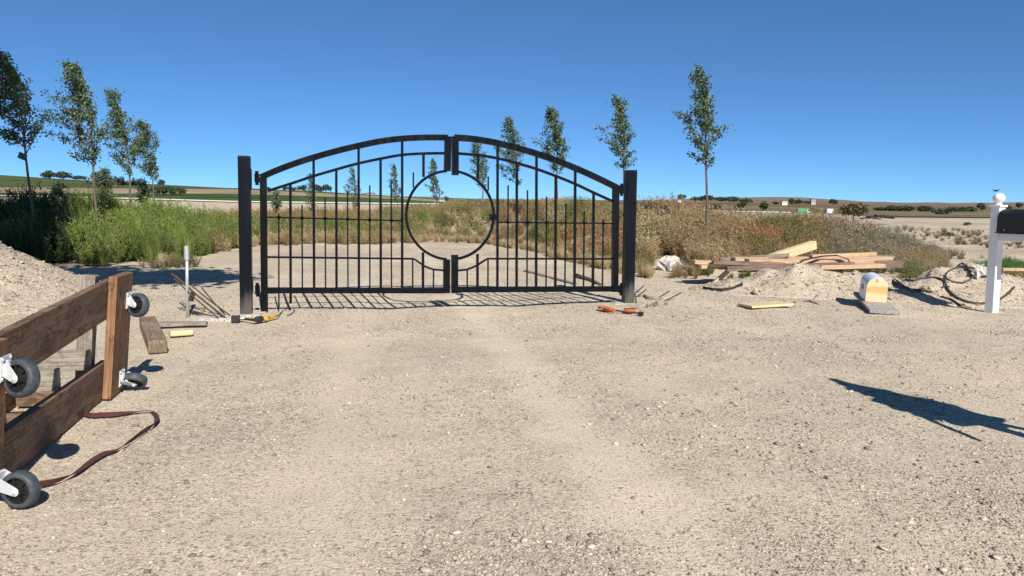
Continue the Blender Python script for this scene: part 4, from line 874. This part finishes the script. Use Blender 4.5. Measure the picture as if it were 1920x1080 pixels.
pb(1330,496,YB-.22,1402,497,YB-.16,.10,.045,M_wpale,'short pale offcut wedged between the planks at the left end',.25)
pb(1545,483,YB+.55,1672,482,YB+.60,.22,.045,M_wgrey,'grey plank on the rear right of the lumber stack')
pb(1352,486,YB+.45,1480,478.5,YB+.05,.14,.045,M_wgrey,'weathered board crossing the top of the stack at a slant')
pb(1520,481,YB+.1,1640,476,YB+.55,.12,.045,M_wnew,'peach board lying crosswise on top near the right of the stack')
pb(1440,487,YB+.35,1526,459,YB+.9,.14,.11,M_wpale,'pale beam sloping up out of the lumber stack to the right')
p=hit(1365,534); tag(plank('support_block',Vector((p.x,YB-.2,float(H(p.x,YB-.2))-.03)),at(1366,507,YB-.2),.07,.09,M_wpale,up=(0,1,0)),'short upright wood block propping the left end of the lumber stack','block')
p=at(1560,500,YB); tag(plank('support_block',Vector((p.x,YB,-.02)),at(1560,505,YB),.3,.3,M_wgrey,up=(0,1,0)),'thick support block hidden under the middle of the lumber stack','block')
q=[at(x,y,YB-.35 if i<3 else YB-.2) for i,(x,y) in enumerate(((1497,494),(1506,488),(1520,484.5),(1545,480),(1570,479),(1590,486),(1594,493)))]
tag(obj('black_strap',MB().sweep(q,.012,.05,(0,1,.2)),M_dark,loc=q[0]),'black strap arched over the planks of the lumber stack','strap')
def boardat(name,c,L_,W,T,m,label,cat,group=None):
    pass
a=hit(1396,575,.03); b=hit(1474,571,.03); tag(plank('plywood_scrap',a+Zv*.015,b+Zv*.02,.34,.035,M_wpale,bev=.006),'pale yellow board lying flat on the dirt in front of the pointed mound','board')
q=[hit(x,y,.02) for x,y in((1318,540),(1335,543),(1355,544),(1375,541),(1392,533))]; tag(obj('pipe_offcut',MB().sweep(q,.02,.06,(0,0,1)),M_dark,loc=q[0]),'curved black strip on the ground under the left end of the lumber stack','strip')
q=[hit(x,y,.02) for x,y in((1490,566),(1502,563),(1520,564),(1534,569))]; tag(obj('wood_stick',MB().tube(q,[.012,.028,.03,.02],7),M_wgrey,loc=q[0],smooth=True),'grey stick lying between the yellow board and the white mailbox','stick')
q=[hit(x,y,.02) for x,y in((1207,554),(1216,559),(1232,560),(1240,560))]; tag(obj('bark_piece',MB().tube(q,[.015,.035,.03,.01],7),M_wgrey,loc=q[0],smooth=True),'curved dark bark piece right of the right gate post','bark')
q=[hit(x,y,.03,11.5) for x,y in((1082,517),(1090,520),(1108,525),(1127,533))]; tag(obj('log',MB().tube(q,[.05,.05,.04,.02],8),M_bark,loc=q[0],smooth=True),'dark forked branch on the drive behind the right gate leaf','branch')
a=hit(985,508,.02,11.5); b=hit(1080,533,.02,11.5); tag(plank('long_board',a,b,.10,.04,M_wgrey,bev=.004),'long thin grey board lying on the drive behind the right gate leaf','board')
a=hit(1868,510,.1,13); b=at(1975,511,a.y+.3); tag(plank('long_board',at(1876,505,14.2),at(2010,506,14.2),.16,.05,M_wnew,bev=.004),'peach board at the right edge behind the mailbox post','board')
# white rock
def rock(px,py,w,h,d,label,seed,m,name='rock',cat='rock'):
    p=hit(px,py,0,11); r=np.random.default_rng(seed); bm=MB(); n=14; vs=[];
    U=[]; 
    for i in range(9):
        for j in range(n):
            th=math.pi*i/8; ph=2*math.pi*j/n; q=np.array([math.sin(th)*math.cos(ph),math.sin(th)*math.sin(ph),math.cos(th)]); k=1+.22*r.normal()*math.sin(th); vs.append((p.x+q[0]*w/2*k,p.y+q[1]*d/2*k,p.z+h*.35+q[2]*h*.6*k-0*h))
    fs=[(i*n+j,i*n+(j+1)%n,(i+1)*n+(j+1)%n,(i+1)*n+j) for i in range(8) for j in range(n)]; bm.add(vs,fs); return tag(obj(name,bm,m,loc=p),label,cat)
rock(1257,507,.52,.34,.40,'large white rock half hidden in the dry brush',3,M_rock)
rock(1750,548,.22,.10,.16,'flat tan rock inside the pipe loops on the mound',4,M_heap); rock(300,601,.16,.10,.12,'rounded tan clod above the weathered timber block',11,M_heap); rock(397,603,.12,.07,.1,'small tan stone just left of the concrete slab',12,M_heap); rock(1420,552,.16,.12,.12,'tan clod at the left foot of the pointed mound',13,M_heap); rock(1835,520,.2,.2,.15,'pale rock at the top of the pipe covered mound beside the mailbox post',6,M_rock)
# ---------------------------------------------------------------- mailbox on a board
e=thing('mailbox','white domed mailbox with orange streaked front lying on a grey board','mailbox',(5.3,11.1,.05))
A0=gp(1631,581,.05); A1=at(1600,547,11.75); A2=gp(1681,579,.05); fd=(A1-A0).normalized(); rd=(A2-A0); rd=(rd-fd*rd.dot(fd)); Wd=rd.length; rd.normalize(); ud=rd.cross(fd).normalized()
Ln=(A1-A0).length
bd=MB().box(A0+fd*Ln/2+rd*Wd/2-ud*.02,(Wd/2,Ln/2,.022),rd,fd,ud); tag(obj('composite_board',bd,M_comp,loc=A0,bev=.004),'flat grey board under the white mailbox','board')
def dome(o,rd,ud,w,h,n=14):
    pts=[o-rd*w/2,o+rd*w/2]; hs=h-w/2
    for k in range(n+1):
        a=math.pi*k/n; pts.append(o+rd*(w/2*math.cos(a))+ud*(hs+w/2*math.sin(a)))
    return pts
o=A0+fd*(Ln*.44)+rd*(Wd*.47)+ud*.006; mw,mh,ml=.29,.36,.56
obj('shell',MB().prism(dome(o,rd,ud,mw,mh),fd*ml),M_mbgrey,e,bev=.003); dr=obj('door',MB().prism(dome(o-fd*.014-ud*.001,rd,ud,mw-.006,mh-.004),fd*.012),M_face,e,bev=.002)
obj('door_catch',MB().box(o-fd*.02+ud*(mh-.03),(.012,.008,.02),rd,fd,ud),M_zinc,dr)
obj('flag_bracket',MB().box(o-rd*(mw/2+.004)+fd*.30+ud*.17,(.004,.05,.035),rd,fd,ud),M_wgrey,e)
# ---------------------------------------------------------------- mailbox post at right
P0=gp(1859,584); ar=Vector((.38,-.925,0)); al=Vector((-.925,-.38,0)); mp=thing('mailbox_post','white vinyl mailbox post with round finial and side arm at the right edge','mailbox post',(P0.x,P0.y,0))
tpz=at(1872,388,P0.y); axp=(tpz-P0).normalized(); PW=.064
obj('post',MB().box((P0+tpz)/2-axp*.05,(PW,PW,(tpz-P0).length/2+.05),ar,al,axp),M_white,mp,bev=.006)
obj('cap',MB().box(tpz+axp*.012,(PW+.016,PW+.016,.014),ar,al,axp),M_white,mp,bev=.005)
obj('finial',MB().lathe(tpz+axp*.026,axp,[(.055,0),(.05,.012),(.038,.022),(.036,.034),(.052,.046),(.07,.066),(.078,.09),(.076,.112),(.062,.14),(.04,.158),(.012,.168)],28),M_white,mp,smooth=True)
za=at(1872,444,P0.y).z; ca_=P0.lerp(tpz,(za-P0.z)/(tpz.z-P0.z))
obj('arm',MB().box(ca_+ar*(PW+.36),(.36,.05,.052),ar,al,Zv),M_white,mp,bev=.006)
bx=thing('mailbox','large black domed mailbox fixed on the arm of the white post at the right edge','mailbox',(P0.x+.2,P0.y-.3,za+.054))
bo=ca_+ar*(.075)+Zv*.056; shell=MB().prism(dome(bo,al,Zv,.27,.335),ar*.58); obj('shell',shell,M_bbox,bx,bev=.02)
obj('door',MB().prism(dome(bo+ar*.582,al,Zv,.262,.33),ar*.012),M_bbox,bx,bev=.003); obj('base_lip',MB().box(bo+ar*.29+Zv*.008,(.295,.138,.008),ar,al,Zv),M_bbox,bx); obj('rivet',MB().tube([bo+ar*.12+al*.137+Zv*.05,bo+ar*.12+al*.140+Zv*.05],.007,8),M_zinc,bx)
# small bird
p=at(1867,358,30); e=MB(); e.tube([p-Vector((.10,0,0)),p-Vector((.04,0,-.01)),p+Vector((.06,0,0)),p+Vector((.12,0,0))],[.008,.03,.026,.006],8)
for s in(-1,1): e.add([p+Vector((-.04,0,.02)),p+Vector((.05,0,.02)),p+Vector((.03,s*.26,.06)),p+Vector((-.02,s*.24,.06)),p+Vector((-.04,0,.028)),p+Vector((.05,0,.028)),p+Vector((.03,s*.26,.064)),p+Vector((-.02,s*.24,.064))],[(0,1,2,3),(4,5,6,7),(0,1,5,4),(1,2,6,5),(2,3,7,6),(3,0,4,7)])
tag(obj('bird',e,M_dark,loc=p),'tiny dark bird flying just above the white post finial','bird')
# black pipe loops
Z7=lambda x,y:(x/3.858+1540,y/3.858+340)
def hose(pts,r,label,up=.025):
    q=[hit(*Z7(*p),up,11) for p in smooth_path(pts,5)]; 
    q=[Vector((p.x,p.y,max(p.z,float(H(p.x,p.y))+r))) for p in q]
    for _ in range(3): q=[q[0]]+[(q[i-1]+q[i]*2+q[i+1])/4 for i in range(1,len(q)-1)]+[q[-1]]
    tag(obj('black_pipe',MB().tube(q,r,8),M_hose,loc=q[0],smooth=True),label,'pipe','lengths of pipe on the mound')
hose([(1195,700),(1140,690),(1090,665),(1050,625),(1015,590)],.022,'thick pipe end running from the mound top toward the mailbox post')
hose([(1030,610),(960,632),(905,665),(903,700),(955,728),(1030,733),(1085,705),(1093,672),(1045,640)],.015,'closed round loop of black pipe on the mound beside the mailbox post')
hose([(610,708),(660,718),(720,702),(790,695),(860,702),(895,735),(880,768),(830,785),(790,782)],.017,'s shaped pipe across the left slope of the stony mound')
hose([(893,700),(905,760),(945,815),(1020,860),(1100,880),(1190,880),(1290,855),(1350,815),(1395,765)],.018,'longest pipe length sweeping low in front of the mound behind the post')
hose([(640,712),(670,660),(720,625),(800,598),(850,590)],.014,'thin pipe arcing over the left crest of the stony mound')
hose([(1060,625),(1110,635),(1160,660),(1180,690)],.018,'short pipe arc just left of the white mailbox post')
q=[hit(*Z7(*p),.04,11) for p in ((540,710),(580,745),(630,770),(700,785),(735,785))]; tag(obj('rubber_and_shadow_strip',MB().sweep(q,.10,.012,(.3,-.5,.8)),M_dark,loc=q[0]),'black rubber strip curling at the left foot of the stony mound','strip')
q=[hit(*Z7(*p),.02,10) for p in ((865,830),(930,845),(1000,890),(1080,915))]; tag(obj('rubber_and_shadow_strip',MB().sweep(q,.05,.01,(.3,-.5,.8)),M_dark,loc=q[0]),'thin dark strip laid as the post shadow on the dirt left of the mailbox post foot','strip')  # this dark strip stands in for the mailbox post's cast shadow
# ---------------------------------------------------------------- far buildings and vehicles
def house(name,px,top,bot,hw,d,label,m,roof=True,cat='building',depth=None,group='far farm buildings'):
    p=at(px,bot,d); t=at(px,top,d); h=t.z-p.z; W=hw*d/F; D=depth or W*.8; e=thing(name,label,cat,p,group); wh=h*(.62 if roof else 1)
    obj('wall',MB().box(p+Zv*(wh/2-.5),(W,D,wh/2+.5)),m,e)
    if roof:
        o=[p+Vector((-W*1.08,-D*1.1,wh)),p+Vector((-W*1.08,D*1.1,wh)),p+Vector((-W*1.08,0,h))]; obj('roof',MB().prism(o,(W*2.16,0,0)),M_roof,e)
    else: obj('roof',MB().box(p+Zv*(wh+.1),(W*1.04,D*1.04,.1)),M_roof,e)
    for s in(-.55,0,.55): obj('window',MB().box(p+Vector((W*s,-D-.02,wh*.55)),(W*.12,.04,wh*.18)),M_win,e)
    return e
house('farm_shed',561,355,362,6,440,'pale farm shed among the farmstead trees behind the left gate leaf',M_wall)
house('farmhouse',695,361,367.5,7,420,'long white farmhouse on the slope left of the ring',M_wall)
house('barn',684,362,367,4,440,'small dark barn just left of the long white farmhouse',M_wallg)
house('barn',775,375,380.5,7,300,'dark fronted barn just inside the left of the gate ring',M_wallg)
house('farmhouse',791,374,380.5,4,290,'small white house right of the dark fronted barn in the ring',M_wall)
house('farmhouse',829,372,381,5,280,'white building at the right of the farm group seen through the ring',M_wall)
house('farmhouse',1274,373,377,3,500,'tiny white house left of the far grove',M_wall)
house('trailer_home',1470,377.5,382,5,400,'low white trailer home on the brown slope',M_wall,False)
house('grain_tower',1524,371,380.5,4,400,'pale grey square tower on the brown slope',M_wallg,group='far farm buildings')
def wheels(p,xs,r,e,d=1.0):
    for x in xs:
        for s in(-1,1): 
            w=obj('wheel',MB().lathe(p+Vector((x,s*d-.12,r)),(0,1,0),[(r,0),(r,.24)],14),M_dark,e)
p=at(1505,403.5,205); e=thing('truck','green truck with pale cab parked beyond the dry brush','truck',p)
obj('cargo_box',MB().box(p+Vector((-.5,0,1.15)),(1.25,.9,.55)),M_green,e,bev=.05); c=MB().prism([p+Vector(v) for v in((.85,-.9,.5),(2.0,-.9,.5),(2.0,-.9,1.0),(1.6,-.9,1.15),(1.35,-.9,1.7),(.85,-.9,1.7))],(0,1.8,0)); cbn=obj('cab',c,M_wall,e,bev=.05)
obj('windshield',MB().prism([p+Vector(v) for v in((1.0,-.93,1.15),(1.5,-.93,1.15),(1.32,-.93,1.6),(1.0,-.93,1.6))],(0,.02,0)),M_win,e); obj('chassis',MB().box(p+Vector((.1,0,.5)),(1.8,.7,.1)),M_dark,e); wheels(p,(-1.2,1.4),.4,e,.85)
p=at(1553,403.5,205); e=thing('box_truck','small white box trailer parked right of the green truck','trailer',p); obj('box',MB().box(p+Vector((0,0,1.1)),(.85,1.0,.65)),M_wall,e,bev=.04); obj('rear_door',MB().box(p+Vector((0,-1.01,1.05)),(.6,.015,.5)),M_white,e); wheels(p,(-.4,.45),.32,e,.9)
p=at(1648,412,62); e=thing('debris_heap','low black debris heap on the pale field right of the tall olive bush','debris',p)
r=random.Random(4)
for k in range(9): obj('slab',MB().box(p+Vector((r.uniform(-1.0,1.0),r.uniform(-.4,.4),.12+.05*k*.5)),(r.uniform(.3,.7),.3,.04),Vector((1,0,r.uniform(-.2,.2))).normalized(),(0,1,0)),M_dark,e)
# assumed umbrella, added unseen past the right edge and shaped for the long shadow
ux=gp(1556,709); tz=2.25; ht=tz/math.tan(EL); ub=Vector((ux.x-SH.x*ht,ux.y-SH.y*ht,0))
e=thing('assumed_umbrella','assumed closed umbrella added unseen outside the right edge to cast the long dark shadow','umbrella',ub)
obj('pole',MB().tube([ub,ub+Zv*(tz-.05)],.05,12),M_dark,e); prof=[(.05,.46),(.13,.47),(.19,.52),(.20,.58),(.175,.64),(.195,.72),(.165,.8),(.17,.88),(.135,.96),(.14,1.03),(.10,1.12),(.105,1.18),(.065,1.27),(.07,1.32),(.03,1.42),(.01,1.5)]
cn=MB(); nn=24; vs=[];
for r_,h_ in prof:
    for k in range(nn):
        a=2*math.pi*k/nn; q=r_*1.2*(1+.18*math.cos(a*6)+.16*math.sin(h_*17+a*2)+.08*math.sin(h_*41+a)); vs.append(ub+Vector((q*math.cos(a),q*math.sin(a),tz-1.5+h_-.07*(h_<.05)*math.cos(a*2))))
cn.add(vs,[(i*nn+k,i*nn+(k+1)%nn,(i+1)*nn+(k+1)%nn,(i+1)*nn+k) for i in range(len(prof)-1) for k in range(nn)]); obj('canopy',cn,M_canvas,e,smooth=True)
LV=Vector((-.938,-.347,0)); fl_=MB().prism([ub+LV*.15+Zv*(tz-.6),ub+LV*.27+Zv*(tz-.95),ub+LV*.37+Zv*(tz-1.32),ub+LV*.33+Zv*(tz-1.30),ub+LV*.25+Zv*(tz-1.02),ub+LV*.13+Zv*(tz-.72)],(-.01,.02,0)); fl2=MB().prism([ub-LV*.12+Zv*(tz-1.0),ub-LV*.22+Zv*(tz-1.38),ub-LV*.17+Zv*(tz-1.42),ub-LV*.08+Zv*(tz-1.15)],(-.01,.02,0)); obj('flap',fl2,M_canvas,e); obj('flap',fl_,M_canvas,e)
obj('base',MB().lathe(ub,(0,0,1),[(.25,0),(.25,.04),(.06,.07),(.04,.2)],24),M_dark,e)
